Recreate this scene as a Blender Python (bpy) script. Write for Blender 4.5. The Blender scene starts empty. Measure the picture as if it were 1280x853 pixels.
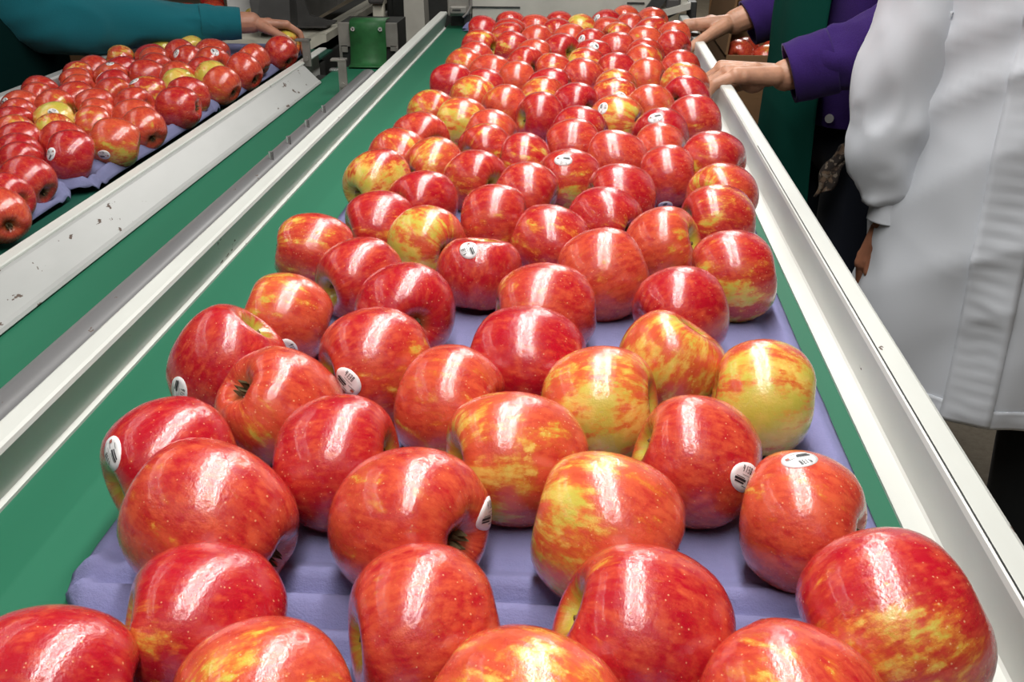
import bpy, bmesh, math, random
import numpy as np
from mathutils import Vector, Matrix, Quaternion, noise
from mathutils.bvhtree import BVHTree

S = bpy.context.scene
COL = S.collection
R = math.radians

# ------------------------------------------------------------------ camera
cam = bpy.data.cameras.new('camera')
cam.lens = 35.0; cam.sensor_width = 36.0; cam.clip_start = .01; cam.clip_end = 60
cam_o = bpy.data.objects.new('camera', cam); COL.objects.link(cam_o)
cam_o.location = (0, 0, 1.24)
cam_o.rotation_euler = (R(64.57), 0, R(4.276))
S.camera = cam_o

# ------------------------------------------------------------------ light
S.view_settings.view_transform = 'Standard'
S.view_settings.look = 'None'
S.view_settings.gamma = 1.0
S.view_settings.use_curve_mapping = False
S.view_settings.exposure = -.04
W = bpy.data.worlds.new('world'); S.world = W; W.use_nodes = True
W.node_tree.nodes['Background'].inputs[0].default_value = (.75, .8, .9, 1)
W.node_tree.nodes['Background'].inputs[1].default_value = .3


def lamp(name, loc, sx, sy, power, col=(1, .97, .93), rot=(0, 0, 0)):
    d = bpy.data.lights.new(name, 'AREA'); d.shape = 'RECTANGLE'; d.size = sx; d.size_y = sy
    d.energy = power; d.color = col
    o = bpy.data.objects.new(name, d); COL.objects.link(o); o.location = loc; o.rotation_euler = rot
    return o


# rows of fluorescent tubes that run along the conveyors, above the frame, plus an added front fill
lamp('tube_lamp_main', (-.02, .85, 2.2), .15, 2.7, 42)
lamp('tube_lamp_left', (-1.75, .9, 2.35), .14, 3.2, 12)
lamp('fill_panel_front', (-.2, -1.8, 2.9), 3.4, 1.6, 9)  # added wide soft panel behind the camera for fill, not a tube
lamp('tube_lamp_far', (.6, 6.5, 3.0), .4, 4.0, 110)


# ------------------------------------------------------------------ materials
def mat(name):
    m = bpy.data.materials.new(name); m.use_nodes = True
    nt = m.node_tree
    return m, nt, nt.nodes['Principled BSDF']


def N(nt, t, **kw):
    n = nt.nodes.new(t)
    for k, v in kw.items(): setattr(n, k, v)
    return n


def setin(nt, sock, v):
    if isinstance(v, bpy.types.NodeSocket): nt.links.new(v, sock)
    elif isinstance(v, (tuple, list)) and sock.type == 'RGBA' and len(v) == 3: sock.default_value = (*v, 1)
    else: sock.default_value = v


def mth(nt, op, a, b=None, c=None, clamp=False):
    n = N(nt, 'ShaderNodeMath', operation=op, use_clamp=clamp)
    for i, v in enumerate((a, b, c)):
        if v is not None: setin(nt, n.inputs[i], v)
    return n.outputs[0]


def vmth(nt, op, a, b=None, out=0):
    n = N(nt, 'ShaderNodeVectorMath', operation=op)
    setin(nt, n.inputs[0], a)
    if b is not None: setin(nt, n.inputs[3 if op == 'SCALE' else 1], b)
    return n.outputs[out]


def mixc(nt, f, a, b):
    n = N(nt, 'ShaderNodeMix', data_type='RGBA')
    setin(nt, n.inputs[0], f); setin(nt, n.inputs[6], a); setin(nt, n.inputs[7], b)
    return n.outputs[2]


def rng_(nt, v, a, b, c=0., d=1., smooth=True):
    n = N(nt, 'ShaderNodeMapRange', interpolation_type='SMOOTHSTEP' if smooth else 'LINEAR')
    setin(nt, n.inputs[0], v)
    for i, q in enumerate((a, b, c, d)): setin(nt, n.inputs[i + 1], q)
    return n.outputs[0]


def noi(nt, vec, scale, detail=3., rough=.55):
    n = N(nt, 'ShaderNodeTexNoise'); setin(nt, n.inputs['Vector'], vec)
    n.inputs['Scale'].default_value = scale; n.inputs['Detail'].default_value = detail; n.inputs['Roughness'].default_value = rough
    return n.outputs[0]


def bump(nt, bsdf, h, strength, dist):
    n = N(nt, 'ShaderNodeBump'); n.inputs['Strength'].default_value = strength; n.inputs['Distance'].default_value = dist
    setin(nt, n.inputs['Height'], h); nt.links.new(n.outputs[0], bsdf.inputs['Normal'])


def plain(name, col, rough=.5, var=.12, scale=20., metal=0., bmp=0., bd=.001, spec=.5, stretch=None):
    m, nt, b = mat(name)
    tc = N(nt, 'ShaderNodeTexCoord').outputs['Object']
    v = tc
    if stretch: v = vmth(nt, 'MULTIPLY', tc, stretch)
    n1 = noi(nt, v, scale, 5.)
    lo = tuple(c * (1 - var) for c in col); hi = tuple(min(1, c * (1 + var)) for c in col)
    setin(nt, b.inputs['Base Color'], mixc(nt, rng_(nt, n1, .3, .7), lo, hi))
    b.inputs['Roughness'].default_value = rough; b.inputs['Metallic'].default_value = metal
    b.inputs['Specular IOR Level'].default_value = spec
    if bmp: bump(nt, b, noi(nt, v, scale * 4, 4.), bmp, bd)
    return m


def painted(name, col, chip=.72):
    m, nt, b = mat(name)
    tc = N(nt, 'ShaderNodeTexCoord').outputs['Object']
    n1 = noi(nt, vmth(nt, 'MULTIPLY', tc, (1, .35, 1)), 9., 6.)
    n2 = noi(nt, vmth(nt, 'MULTIPLY', tc, (1, .5, 1)), 60., 4., .6)
    n3 = noi(nt, tc, 4.5, 2.)
    base = mixc(nt, rng_(nt, n1, .35, .75), col, tuple(c * .84 for c in col))
    c1 = rng_(nt, mth(nt, 'ADD', n2, mth(nt, 'MULTIPLY', n3, .45)), chip + .31, chip + .33)
    setin(nt, b.inputs['Base Color'], mixc(nt, c1, base, (.12, .085, .07)))
    setin(nt, b.inputs['Roughness'], rng_(nt, c1, 0, 1, .38, .8))
    bump(nt, b, mth(nt, 'SUBTRACT', n1, c1), .06, .002)
    return m


def apple_skin():
    m, nt, b = mat('apple_skin')
    P = N(nt, 'ShaderNodeTexCoord').outputs['Object']
    att = lambda nm: N(nt, 'ShaderNodeAttribute', attribute_type='OBJECT', attribute_name=nm)
    yel = att('yellow_share').outputs['Fac']; dark = att('redness').outputs['Fac']
    patch = att('yellow_side').outputs['Vector']; seed = att('seed').outputs['Fac']
    off = vmth(nt, 'SCALE', (1.7, 3.1, 2.3), seed)
    Nn = vmth(nt, 'NORMALIZE', P)
    rad = vmth(nt, 'MULTIPLY', P, (1, 1, 0))
    rl = vmth(nt, 'LENGTH', rad, out=1)
    rn = vmth(nt, 'NORMALIZE', rad)
    sep = N(nt, 'ShaderNodeSeparateXYZ'); setin(nt, sep.inputs[0], P); z = sep.outputs[2]
    zc = N(nt, 'ShaderNodeCombineXYZ'); setin(nt, zc.inputs[2], mth(nt, 'MULTIPLY', z, .42))
    sv = vmth(nt, 'ADD', vmth(nt, 'ADD', rn, zc.outputs[0]), off)
    st1 = noi(nt, sv, 3.2, 6., .62)
    st2 = noi(nt, vmth(nt, 'ADD', vmth(nt, 'MULTIPLY', vmth(nt, 'ADD', rn, zc.outputs[0]), (1, 1, 1.5)), off), 9., 5., .6)
    low = noi(nt, vmth(nt, 'ADD', P, off), 1.5, 3.)
    mid = noi(nt, vmth(nt, 'ADD', P, off), 4.5, 5., .65)
    dp = vmth(nt, 'DOT_PRODUCT', Nn, patch, out=1)
    t = mth(nt, 'MULTIPLY_ADD', yel, 1.05, -.86)
    t = mth(nt, 'MULTIPLY_ADD', dp, .36, t)
    t = mth(nt, 'MULTIPLY_ADD', mth(nt, 'SUBTRACT', low, .5), .9, t)
    t = mth(nt, 'MULTIPLY_ADD', mth(nt, 'SUBTRACT', st1, .5), 1.7, t)
    t = mth(nt, 'MULTIPLY_ADD', mth(nt, 'SUBTRACT', st2, .5), 1.1, t)
    t = mth(nt, 'MULTIPLY_ADD', mth(nt, 'SUBTRACT', mid, .5), .8, t)
    ty = rng_(nt, t, -.18, .42)
    # red: from bright orange red to crimson, broken by streaks along the core axis
    rk = mth(nt, 'MULTIPLY_ADD', dark, .75, -.02)
    rk = mth(nt, 'MULTIPLY_ADD', mth(nt, 'SUBTRACT', st2, .5), 2.0, rk)
    rk = mth(nt, 'MULTIPLY_ADD', mth(nt, 'SUBTRACT', mid, .5), 1.7, rk)
    red = mixc(nt, rng_(nt, rk, -.35, .95), (.74, .115, .048), (.48, .007, .020))
    orange = mixc(nt, rng_(nt, st2, .4, .62), (.80, .36, .055), (.70, .13, .028))
    yl = mixc(nt, rng_(nt, low, .42, .62), (.86, .60, .13), (.64, .55, .08))
    c = mixc(nt, rng_(nt, ty, 0., .5, smooth=False), red, orange)
    c = mixc(nt, rng_(nt, ty, .42, 1., smooth=False), c, yl)
    # green throat at the stem end, tan at the flower end
    up = rng_(nt, z, .2, .5)
    throat = mth(nt, 'MULTIPLY', rng_(nt, mth(nt, 'MULTIPLY_ADD', mth(nt, 'SUBTRACT', st1, .5), .5, rl), .46, .16), up)
    c = mixc(nt, mth(nt, 'MULTIPLY', throat, .9), c, (.42, .40, .045))
    dn = rng_(nt, z, -.4, -.62)
    eye = mth(nt, 'MULTIPLY', rng_(nt, rl, .36, .08), dn)
    c = mixc(nt, mth(nt, 'MULTIPLY', eye, .75), c, (.33, .12, .035))
    vor = N(nt, 'ShaderNodeTexVoronoi'); setin(nt, vor.inputs['Vector'], vmth(nt, 'ADD', Nn, off)); vor.inputs['Scale'].default_value = 13.5
    wn = N(nt, 'ShaderNodeSeparateColor'); setin(nt, wn.inputs[0], vor.outputs['Color'])
    big = mth(nt, 'MULTIPLY_ADD', wn.outputs[0], .17, rng_(nt, z, .6, -.8, .0, .07))
    dots = mth(nt, 'LESS_THAN', vor.outputs['Distance'], big)
    dsoft = rng_(nt, mth(nt, 'DIVIDE', vor.outputs['Distance'], mth(nt, 'MAXIMUM', big, .02)), 1.1, .5)
    c = mixc(nt, mth(nt, 'MULTIPLY', dsoft, .62), c, (.95, .52, .26))
    setin(nt, b.inputs['Base Color'], c)
    setin(nt, b.inputs['Roughness'], rng_(nt, mid, .3, .7, .2, .3))
    b.inputs['Specular IOR Level'].default_value = .35
    b.inputs['Coat Weight'].default_value = .85; b.inputs['Coat IOR'].default_value = 1.6; b.inputs['Coat Roughness'].default_value = .07
    b.inputs['Subsurface Weight'].default_value = 0.0
    fine = noi(nt, P, 20., 4., .65)
    bn = N(nt, 'ShaderNodeBump'); bn.inputs['Strength'].default_value = .12; bn.inputs['Distance'].default_value = .02
    setin(nt, bn.inputs['Height'], mth(nt, 'MULTIPLY_ADD', dsoft, .5, fine))
    nt.links.new(bn.outputs[0], b.inputs['Normal']); 
    b2 = N(nt, 'ShaderNodeBump'); b2.inputs['Strength'].default_value = .075; b2.inputs['Distance'].default_value = .02
    setin(nt, b2.inputs['Height'], mth(nt, 'MULTIPLY_ADD', dsoft, .35, fine)); nt.links.new(b2.outputs[0], b.inputs['Coat Normal'])
    return m


def pulp(name, col):
    m, nt, b = mat(name)
    tc = N(nt, 'ShaderNodeTexCoord').outputs['Object']
    n1 = noi(nt, tc, 14., 6., .6); n2 = noi(nt, tc, 420., 3., .7); n3 = noi(nt, tc, 1100., 2.)
    c = mixc(nt, rng_(nt, n1, .3, .7), tuple(q * .88 for q in col), tuple(min(1, q * 1.1) for q in col))
    c = mixc(nt, rng_(nt, n2, .6, .8, 0, .3), c, tuple(q * .6 for q in col))
    setin(nt, b.inputs['Base Color'], c)
    b.inputs['Roughness'].default_value = .93; b.inputs['Specular IOR Level'].default_value = .2
    bump(nt, b, mth(nt, 'MULTIPLY_ADD', n3, .5, n2), .5, .0012)
    return m


def cloth(name, col, scale=700., var=.15, rough=.9, sheen=.2, bs=.3, spec=.25):
    m, nt, b = mat(name)
    tc = N(nt, 'ShaderNodeTexCoord').outputs['Object']
    n1 = noi(nt, tc, 10., 5.); n2 = noi(nt, tc, scale, 3., .7)
    setin(nt, b.inputs['Base Color'], mixc(nt, mth(nt, 'MULTIPLY_ADD', n2, .6, mth(nt, 'MULTIPLY', n1, .4)), tuple(q * (1 - var) for q in col), tuple(min(1, q * (1 + var)) for q in col)))
    b.inputs['Roughness'].default_value = rough; b.inputs['Sheen Weight'].default_value = sheen
    b.inputs['Specular IOR Level'].default_value = spec
    bump(nt, b, n2, bs, .0008)
    return m


def skin_mat(name, col):
    m, nt, b = mat(name)
    tc = N(nt, 'ShaderNodeTexCoord').outputs['Object']
    n1 = noi(nt, tc, 35., 5.); n2 = noi(nt, tc, 260., 3.)
    setin(nt, b.inputs['Base Color'], mixc(nt, rng_(nt, n1, .3, .7), tuple(q * .84 for q in col), tuple(min(1, q * 1.12) for q in col)))
    b.inputs['Roughness'].default_value = .48
    b.inputs['Subsurface Weight'].default_value = .12; b.inputs['Subsurface Radius'].default_value = (.01, .004, .002)
    b.inputs['Subsurface Scale'].default_value = .3
    bump(nt, b, mth(nt, 'MULTIPLY_ADD', n1, .6, n2), .25, .0015)
    return m


def card(name, col):
    m, nt, b = mat(name)
    tc = N(nt, 'ShaderNodeTexCoord').outputs['Object']
    n1 = noi(nt, vmth(nt, 'MULTIPLY', tc, (1, 1, 14)), 6., 4.); n2 = noi(nt, tc, 150., 3.)
    setin(nt, b.inputs['Base Color'], mixc(nt, mth(nt, 'MULTIPLY_ADD', n1, .6, mth(nt, 'MULTIPLY', n2, .4)), tuple(q * .8 for q in col), tuple(q * 1.2 for q in col)))
    b.inputs['Roughness'].default_value = .85
    bump(nt, b, n1, .1, .002)
    return m


M_SKIN = apple_skin()
M_STEM = plain('apple_stem', (.16, .09, .03), .8, .3, 60)
M_CALYX = plain('apple_calyx', (.10, .075, .03), .9, .3, 60)
M_LABEL = plain('sticker_paper', (.86, .86, .86), .35, .03, 8)
M_INK = plain('sticker_ink', (.03, .03, .035), .5, .1, 20)
M_REDINK = plain('sticker_red_ink', (.40, .10, .07), .5, .1, 20)
M_PAINT = painted('white_enamel', (.64, .66, .62), .66)
M_PAINTG = painted('grey_enamel', (.42, .43, .42), .585)
M_PIPE = painted('grey_pipe_paint', (.17, .17, .175), .60)
M_BELT = plain('green_belt', (.013, .135, .072), .6, .10, 5, bmp=.12, bd=.0004, spec=.35, stretch=(1, .12, 1))
M_BELTD = plain('dark_green_belt', (.012, .085, .058), .5, .15, 6, bmp=.12, bd=.0004, spec=.3, stretch=(1, .12, 1))
M_STRAP = plain('green_strap', (.016, .115, .03), .6, .15, 60, bmp=.3, bd=.0006)
M_PULP = pulp('lavender_pulp', (.215, .215, .40))
M_PULP2 = pulp('grey_lavender_pulp', (.20, .21, .37))
M_STEEL = plain('worn_steel', (.27, .26, .235), .45, .2, 14, metal=.35, bmp=.05)
M_PANEL = plain('beige_grey_panel', (.50, .485, .43), .5, .1, 10, bmp=.04)
M_CREAM = plain('cream_beam', (.55, .53, .44), .5, .16, 12, bmp=.04)
M_DARK = plain('dark_metal', (.030, .032, .030), .5, .3, 14)
M_CHAR = plain('charcoal_sheet', (.085, .083, .08), .5, .2, 12, metal=.3)
M_SCREW = plain('bright_screw', (.75, .75, .75), .25, .05, 20, metal=.8)
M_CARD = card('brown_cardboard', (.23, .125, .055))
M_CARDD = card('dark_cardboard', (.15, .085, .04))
M_WHITE = cloth('white_cotton', (.62, .65, .70), 900, .05, .75, .1, .15)
M_PURPLE = cloth('purple_fleece', (.036, .015, .115), 420, .45, 1., .12, .8, .1)
M_TEAL = cloth('teal_knit', (.007, .14, .175), 500, .25, .95, .15, .5)
M_APRON = cloth('green_apron', (.004, .050, .037), 600, .15, 1., .0, .2, .06)
M_APROND = cloth('dark_green_apron', (.002, .016, .015), 600, .15, 1., .0, .2, .05)
M_JEAN = cloth('dark_denim', (.010, .013, .024), 800, .35, .9, .1, .4)
M_TROUSER = cloth('black_trousers', (.010, .012, .014), 700, .3, .9, .1, .3)
M_FLESH = skin_mat('tan_skin', (.52, .27, .17))
M_FLESH2 = skin_mat('brown_skin', (.30, .125, .070))
M_FLESH3 = skin_mat('warm_skin', (.48, .23, .15))
M_HAIR = plain('dark_hair', (.012, .008, .006), .5, .3, 40)
M_SHOE = plain('black_shoe', (.015, .014, .013), .5, .2, 30)
M_EYE = plain('eye_white', (.7, .7, .68), .2, .02, 10)
M_IRIS = plain('iris', (.05, .025, .012), .2, .1, 10)
M_CAMO = None


def patterned():
    m, nt, b = mat('patterned_cotton')
    tc = N(nt, 'ShaderNodeTexCoord').outputs['Object']
    n1 = noi(nt, tc, 45., 3.); n2 = noi(nt, tc, 110., 2.)
    c = mixc(nt, rng_(nt, n1, .45, .55), (.03, .022, .018), (.17, .11, .07))
    c = mixc(nt, rng_(nt, n2, .56, .6), c, (.2, .16, .12))
    setin(nt, b.inputs['Base Color'], c); b.inputs['Roughness'].default_value = .9
    return m


M_CAMO = patterned()


def concrete():
    m, nt, b = mat('beige_concrete')
    tc = N(nt, 'ShaderNodeTexCoord').outputs['Object']
    n1 = noi(nt, tc, 2.2, 6., .6); n2 = noi(nt, tc, 60., 5., .7)
    f = mth(nt, 'MULTIPLY_ADD', n1, .6, mth(nt, 'MULTIPLY', n2, .4))
    setin(nt, b.inputs['Base Color'], mixc(nt, rng_(nt, f, .35, .65), (.25, .205, .145), (.40, .34, .25)))
    b.inputs['Roughness'].default_value = .6
    bump(nt, b, n2, .2, .002)
    return m


M_FLOOR = concrete()
M_WALL = plain('pale_wall', (.34, .33, .30), .8, .06, 3)
M_CEIL = plain('grey_ceiling', (.16, .16, .16), .9, .06, 3)


# ------------------------------------------------------------------ mesh helpers
def link(name, me, m=None, parent=None, smooth=False):
    o = bpy.data.objects.new(name, me); COL.objects.link(o)
    if m: me.materials.append(m)
    if smooth: me.polygons.foreach_set('use_smooth', [True] * len(me.polygons))
    if parent:
        o.parent = parent
    return o


def pyd(name, v, f, m=None, parent=None, smooth=False):
    me = bpy.data.meshes.new(name); me.from_pydata([tuple(q) for q in v], [], f); me.update()
    return link(name, me, m, parent, smooth)


def tag(o, label=None, cat=None, group=None, kind=None):
    if label: o['label'] = label
    if cat: o['category'] = cat
    if group: o['group'] = group
    if kind: o['kind'] = kind
    return o


def thing(name, label, cat, loc=(0, 0, 0), rz=0., group=None):
    o = bpy.data.objects.new(name, None); COL.objects.link(o)
    o.location = loc; o.rotation_euler = (0, 0, rz); o.empty_display_size = .05
    return tag(o, label, cat, group)


class G:
    """collects simple solids into one mesh"""
    def __init__(s): s.v = []; s.f = []

    def add(s, v, f):
        n = len(s.v); s.v += [tuple(q) for q in v]; s.f += [tuple(i + n for i in q) for q in f]
        return s

    def box(s, a, b, bev=0., rot=None, at=None):
        bm = bmesh.new(); bmesh.ops.create_cube(bm, size=1)
        c = [(a[i] + b[i]) / 2 for i in range(3)]; d = [abs(b[i] - a[i]) for i in range(3)]
        for q in bm.verts: q.co = Vector((q.co.x * d[0], q.co.y * d[1], q.co.z * d[2]))
        if bev: bmesh.ops.bevel(bm, geom=bm.edges[:], offset=min(bev, min(d) * .45), segments=2, profile=.5, affect='EDGES')
        M = Matrix.Translation(c)
        if rot is not None: M = M @ rot.to_matrix().to_4x4()
        bm.transform(M)
        s.bm(bm); return s

    def bm(s, bm):
        bm.verts.index_update()
        s.add([q.co[:] for q in bm.verts], [[q.index for q in f.verts] for f in bm.faces]); bm.free()

    def prism(s, prof, y0, y1, axis=1):
        """closed profile of (x, z) pushed along y"""
        n = len(prof)
        v = [(p[0], y0, p[1]) for p in prof] + [(p[0], y1, p[1]) for p in prof]
        f = [(i, (i + 1) % n, n + (i + 1) % n, n + i) for i in range(n)] + [tuple(range(n))[::-1], tuple(range(n, 2 * n))]
        s.add(v, f); return s

    def tube(s, pts, rad, n=16, caps=True, squash=1.):
        v, f = tube_geo(pts, rad, n, caps, squash); s.add(v, f); return s

    def obj(s, name, m, parent=None, smooth=False):
        o = pyd(name, s.v, s.f, m, parent, smooth)
        bm = bmesh.new(); bm.from_mesh(o.data); bmesh.ops.recalc_face_normals(bm, faces=bm.faces[:]); bm.to_mesh(o.data); bm.free()
        if smooth == 'auto':
            o.data.set_sharp_from_angle(angle=R(35))
        return o


def cr(pts, t):
    """Catmull-Rom through pts (lists of numbers), t in 0..1"""
    n = len(pts) - 1; u = min(max(t, 0), 1) * n; i = min(int(u), n - 1); u -= i
    p = [np.array(pts[min(max(i + k, 0), n)], float) for k in (-1, 0, 1, 2)]
    return .5 * (2 * p[1] + (p[2] - p[0]) * u + (2 * p[0] - 5 * p[1] + 4 * p[2] - p[3]) * u * u + (-p[0] + 3 * p[1] - 3 * p[2] + p[3]) * u ** 3)


def frames(P):
    P = [Vector(p) for p in P]; T = []
    for i in range(len(P)):
        a = P[max(i - 1, 0)]; b = P[min(i + 1, len(P) - 1)]; T.append((b - a).normalized())
    u = T[0].orthogonal().normalized(); out = []
    for i, t in enumerate(T):
        u = (u - t * u.dot(t)).normalized(); out.append((P[i], u, t.cross(u), t))
    return out


def tube_geo(pts, rad, n=16, caps=True, squash=1., disp=None):
    fr = frames(pts); v = []; f = []; m = len(fr)
    for i, (p, u, w, t) in enumerate(fr):
        r = rad[i] if hasattr(rad, '__len__') else rad
        for k in range(n):
            a = 2 * math.pi * k / n
            q = r + (disp(i / (m - 1), a) if disp else 0)
            v.append(p + (u * math.cos(a) + w * math.sin(a) * squash) * q)
    for i in range(m - 1):
        for k in range(n):
            f.append((i * n + k, i * n + (k + 1) % n, (i + 1) * n + (k + 1) % n, (i + 1) * n + k))
    if caps: f += [tuple(range(n))[::-1], tuple(range((m - 1) * n, m * n))]
    return v, f


def sphere_geo(c, r, nu=14, nv=10, M=None):
    v = []; f = []
    for j in range(1, nv):
        th = math.pi * j / nv
        for i in range(nu):
            ph = 2 * math.pi * i / nu
            v.append(Vector((math.sin(th) * math.cos(ph), math.sin(th) * math.sin(ph), math.cos(th))))
    v.append(Vector((0, 0, 1))); v.append(Vector((0, 0, -1))); a = len(v) - 2; b = a + 1
    for j in range(nv - 2):
        for i in range(nu): f.append((j * nu + i, (j + 1) * nu + i, (j + 1) * nu + (i + 1) % nu, j * nu + (i + 1) % nu))
    for i in range(nu):
        f.append((a, i, (i + 1) % nu)); f.append((b, (nv - 2) * nu + (i + 1) % nu, (nv - 2) * nu + i))
    rr = (r, r, r) if not hasattr(r, '__len__') else r
    v = [Vector((q.x * rr[0], q.y * rr[1], q.z * rr[2])) for q in v]
    if M: v = [M @ q for q in v]
    return [q + Vector(c) for q in v], f


class Flesh(G):
    """tapered limbs and ellipsoids that are melted into one skin"""
    def limb(s, a, b, ra, rb, n=14):
        a = Vector(a); b = Vector(b)
        s.add(*tube_geo([a, b], [ra, rb], n)); s.add(*sphere_geo(a, ra)); s.add(*sphere_geo(b, rb)); return s

    def chain(s, pts, rad):
        for i in range(len(pts) - 1): s.limb(pts[i], pts[i + 1], rad[i], rad[i + 1])
        return s

    def ball(s, c, r, M=None): s.add(*sphere_geo(c, r, 20, 14, M)); return s

    def melt(s, voxel, smooth=6):
        me = bpy.data.meshes.new('flesh'); me.from_pydata(s.v, [], s.f); me.update()
        o = bpy.data.objects.new('flesh', me); COL.objects.link(o)
        md = o.modifiers.new('r', 'REMESH'); md.mode = 'VOXEL'; md.voxel_size = voxel
        sm = o.modifiers.new('s', 'SMOOTH'); sm.iterations = smooth; sm.factor = .5
        dg = bpy.context.evaluated_depsgraph_get(); ev = o.evaluated_get(dg)
        m2 = bpy.data.meshes.new_from_object(ev)
        v = [q.co[:] for q in m2.vertices]; f = [tuple(p.vertices) for p in m2.polygons]
        bpy.data.objects.remove(o); bpy.data.meshes.remove(me); bpy.data.meshes.remove(m2)
        return v, f


# ------------------------------------------------------------------ the room
def struct(name, a, b, m):
    g = G(); g.box(a, b); o = g.obj(name, m); tag(o, kind='structure'); return o


tag(struct('floor', (-6, -4, -.1), (6, 11, 0), M_FLOOR), 'beige concrete floor of the packing hall')
tag(struct('wall_back', (-6, 11, 0), (6, 11.2, 4), M_WALL), 'pale wall at the far end of the hall')
tag(struct('wall_left', (-6.2, -4, 0), (-6, 11, 4), M_WALL), 'pale wall left of the conveyors')
tag(struct('wall_right', (6, -4, 0), (6.2, 11, 4), M_WALL), 'pale wall right of the conveyors')
tag(struct('wall_front', (-6, -4.2, 0), (6, -4, 4), M_WALL), 'pale wall behind the viewer')
tag(struct('ceiling', (-6, -4, 4), (6, 11, 4.1), M_CEIL), 'grey ceiling of the hall')

# ------------------------------------------------------------------ main conveyor
BZ = .90
mc = thing('belt_conveyor', 'wide green belt conveyor with white enamelled side rails carrying the big apple trays', 'conveyor', (0, .9, 0))


def put(o, par):
    """hang a mesh that was drawn in world coordinates under its (unrotated) thing"""
    q = par; off = Vector((0, 0, 0))
    while q: off += q.location; q = q.parent
    o.data.transform(Matrix.Translation(-off)); o.parent = par; return o


g = G(); g.box((-.338, -.55, BZ - .006), (.190, 2.56, BZ), .002); put(g.obj('belt', M_BELT), mc)
# rails: sheet steel folded into lip, face, flange and skirt
lp = [(-.3335, .899), (-.3335, .9022), (-.3375, .9032), (-.3300, .9345), (-.3310, .9375), (-.3335, .9385), (-.3460, .9385), (-.3485, .9370), (-.3490, .9345), (-.3490, .80), (-.3465, .80), (-.3465, .933), (-.3445, .9350), (-.3345, .9350), (-.3330, .9335), (-.3400, .9020), (-.3400, .899)]
g = G(); g.prism(lp, -.6, 2.40); o = put(g.obj('side_rail', M_PAINT), mc)
rp = [(.1865, .899), (.1865, .9022), (.2010, .9022), (.2025, .9038), (.2035, .9345), (.2045, .9375), (.2070, .9385), (.2200, .9385), (.2225, .9370), (.2230, .9345), (.2230, .80), (.2205, .80), (.2205, .933), (.2190, .9350), (.2080, .9350), (.2065, .9335), (.2045, .8990)]
g = G(); g.prism(rp, -.6, 2.40); put(g.obj('side_rail', M_PAINT), mc)
# fold line along the right flange
g = G(); g.box((.2058, -.6, .93835), (.2066, 1.2, .93875)); put(g.obj('fold_line', M_DARK), mc)
g = G(); g.box((-.330, -.5, .70), (.186, 2.5, .888), .004); put(g.obj('shade_bed', M_DARK), mc)  # added bed box; near-black colour stands in for shade beneath the belt
for y in (-.56, 2.56):
    g = G(); g.tube([(-.338, y, .86), (.190, y, .86)], .039, 24); put(g.obj('roller', M_STEEL, smooth='auto'), mc)
for x in (-.31, .165):
    for y in (-.4, .95, 2.35):
        g = G(); g.box((x - .022, y - .022, .03), (x + .022, y + .022, .72), .003); lg = put(g.obj('leg', M_DARK), mc)
        g = G(); g.box((x - .05, y - .05, 0), (x + .05, y + .05, .03), .004); put(g.obj('foot', M_DARK), lg)

# ------------------------------------------------------------------ narrow middle conveyor
nc = thing('narrow_conveyor', 'narrow green belt conveyor in a grey enamelled trough between the two apple lines', 'conveyor', (-.57, 1.0, 0))
g = G(); g.box((-.612, -.5, .794), (-.500, 2.45, .80), .001); put(g.obj('belt', M_BELT), nc)
pf = [(-.600, .8005), (-.598, .8030), (-.6005, .8065), (-.605, .8090), (-.634, .8385), (-.6375, .8405), (-.6540, .8415), (-.6575, .8395), (-.6585, .8350), (-.6585, .70), (-.6560, .70), (-.6560, .8345), (-.6535, .8385), (-.6385, .8375), (-.606, .8045), (-.606, .7985)]
g = G(); g.prism(pf, -.5, 2.24); put(g.obj('side_panel', M_PAINTG), nc)
pf2 = [(-.6375, .8408), (-.6380, .8430), (-.6400, .8440), (-.6560, .8440), (-.6595, .8415), (-.6605, .8360), (-.6605, .72), (-.6590, .72), (-.6588, .8350), (-.6578, .8395), (-.6542, .8418)]
g = G(); g.prism(pf2, -.5, 2.46); put(g.obj('top_rail', M_PAINT), nc)
g = G(); g.tube([(-.503, -.5, .803), (-.503, 2.30, .803)], .020, 22); put(g.obj('guard_pipe', M_PIPE, smooth='auto'), nc)
for y in (1.52, 1.62, 1.74, 1.86):
    g = G(); g.tube([(-.497, y, .818), (-.497, y, .834)], .004, 8); put(g.obj('bolt', M_SCREW, smooth='auto'), nc)
g = G(); g.box((-.650, -.45, .55), (-.49, 2.4, .79), .004); put(g.obj('shade_bed', M_DARK), nc)  # box added to close the gap, shade put into its dark colour
for y in (-.3, 1.0, 2.2):
    g = G(); g.box((-.60, y - .03, 0), (-.54, y + .03, .56), .003); put(g.obj('leg', M_DARK), nc)
# hooked brackets
for (x, y, z, h) in ((-.632, 2.26, .848, .046), (-.519, 2.12, .818, .058)):
    g = G(); g.box((x - .009, y - .003, z - .014), (x + .009, y + .003, z + h), .001)
    g.box((x - .024, y - .004, z + h - .005), (x + .009, y + .014, z + h), .001)
    g.tube([(x, y - .003, z + .004), (x, y - .008, z + .004)], .005, 8)
    put(g.obj('hook_bracket', M_STEEL), nc)

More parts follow.
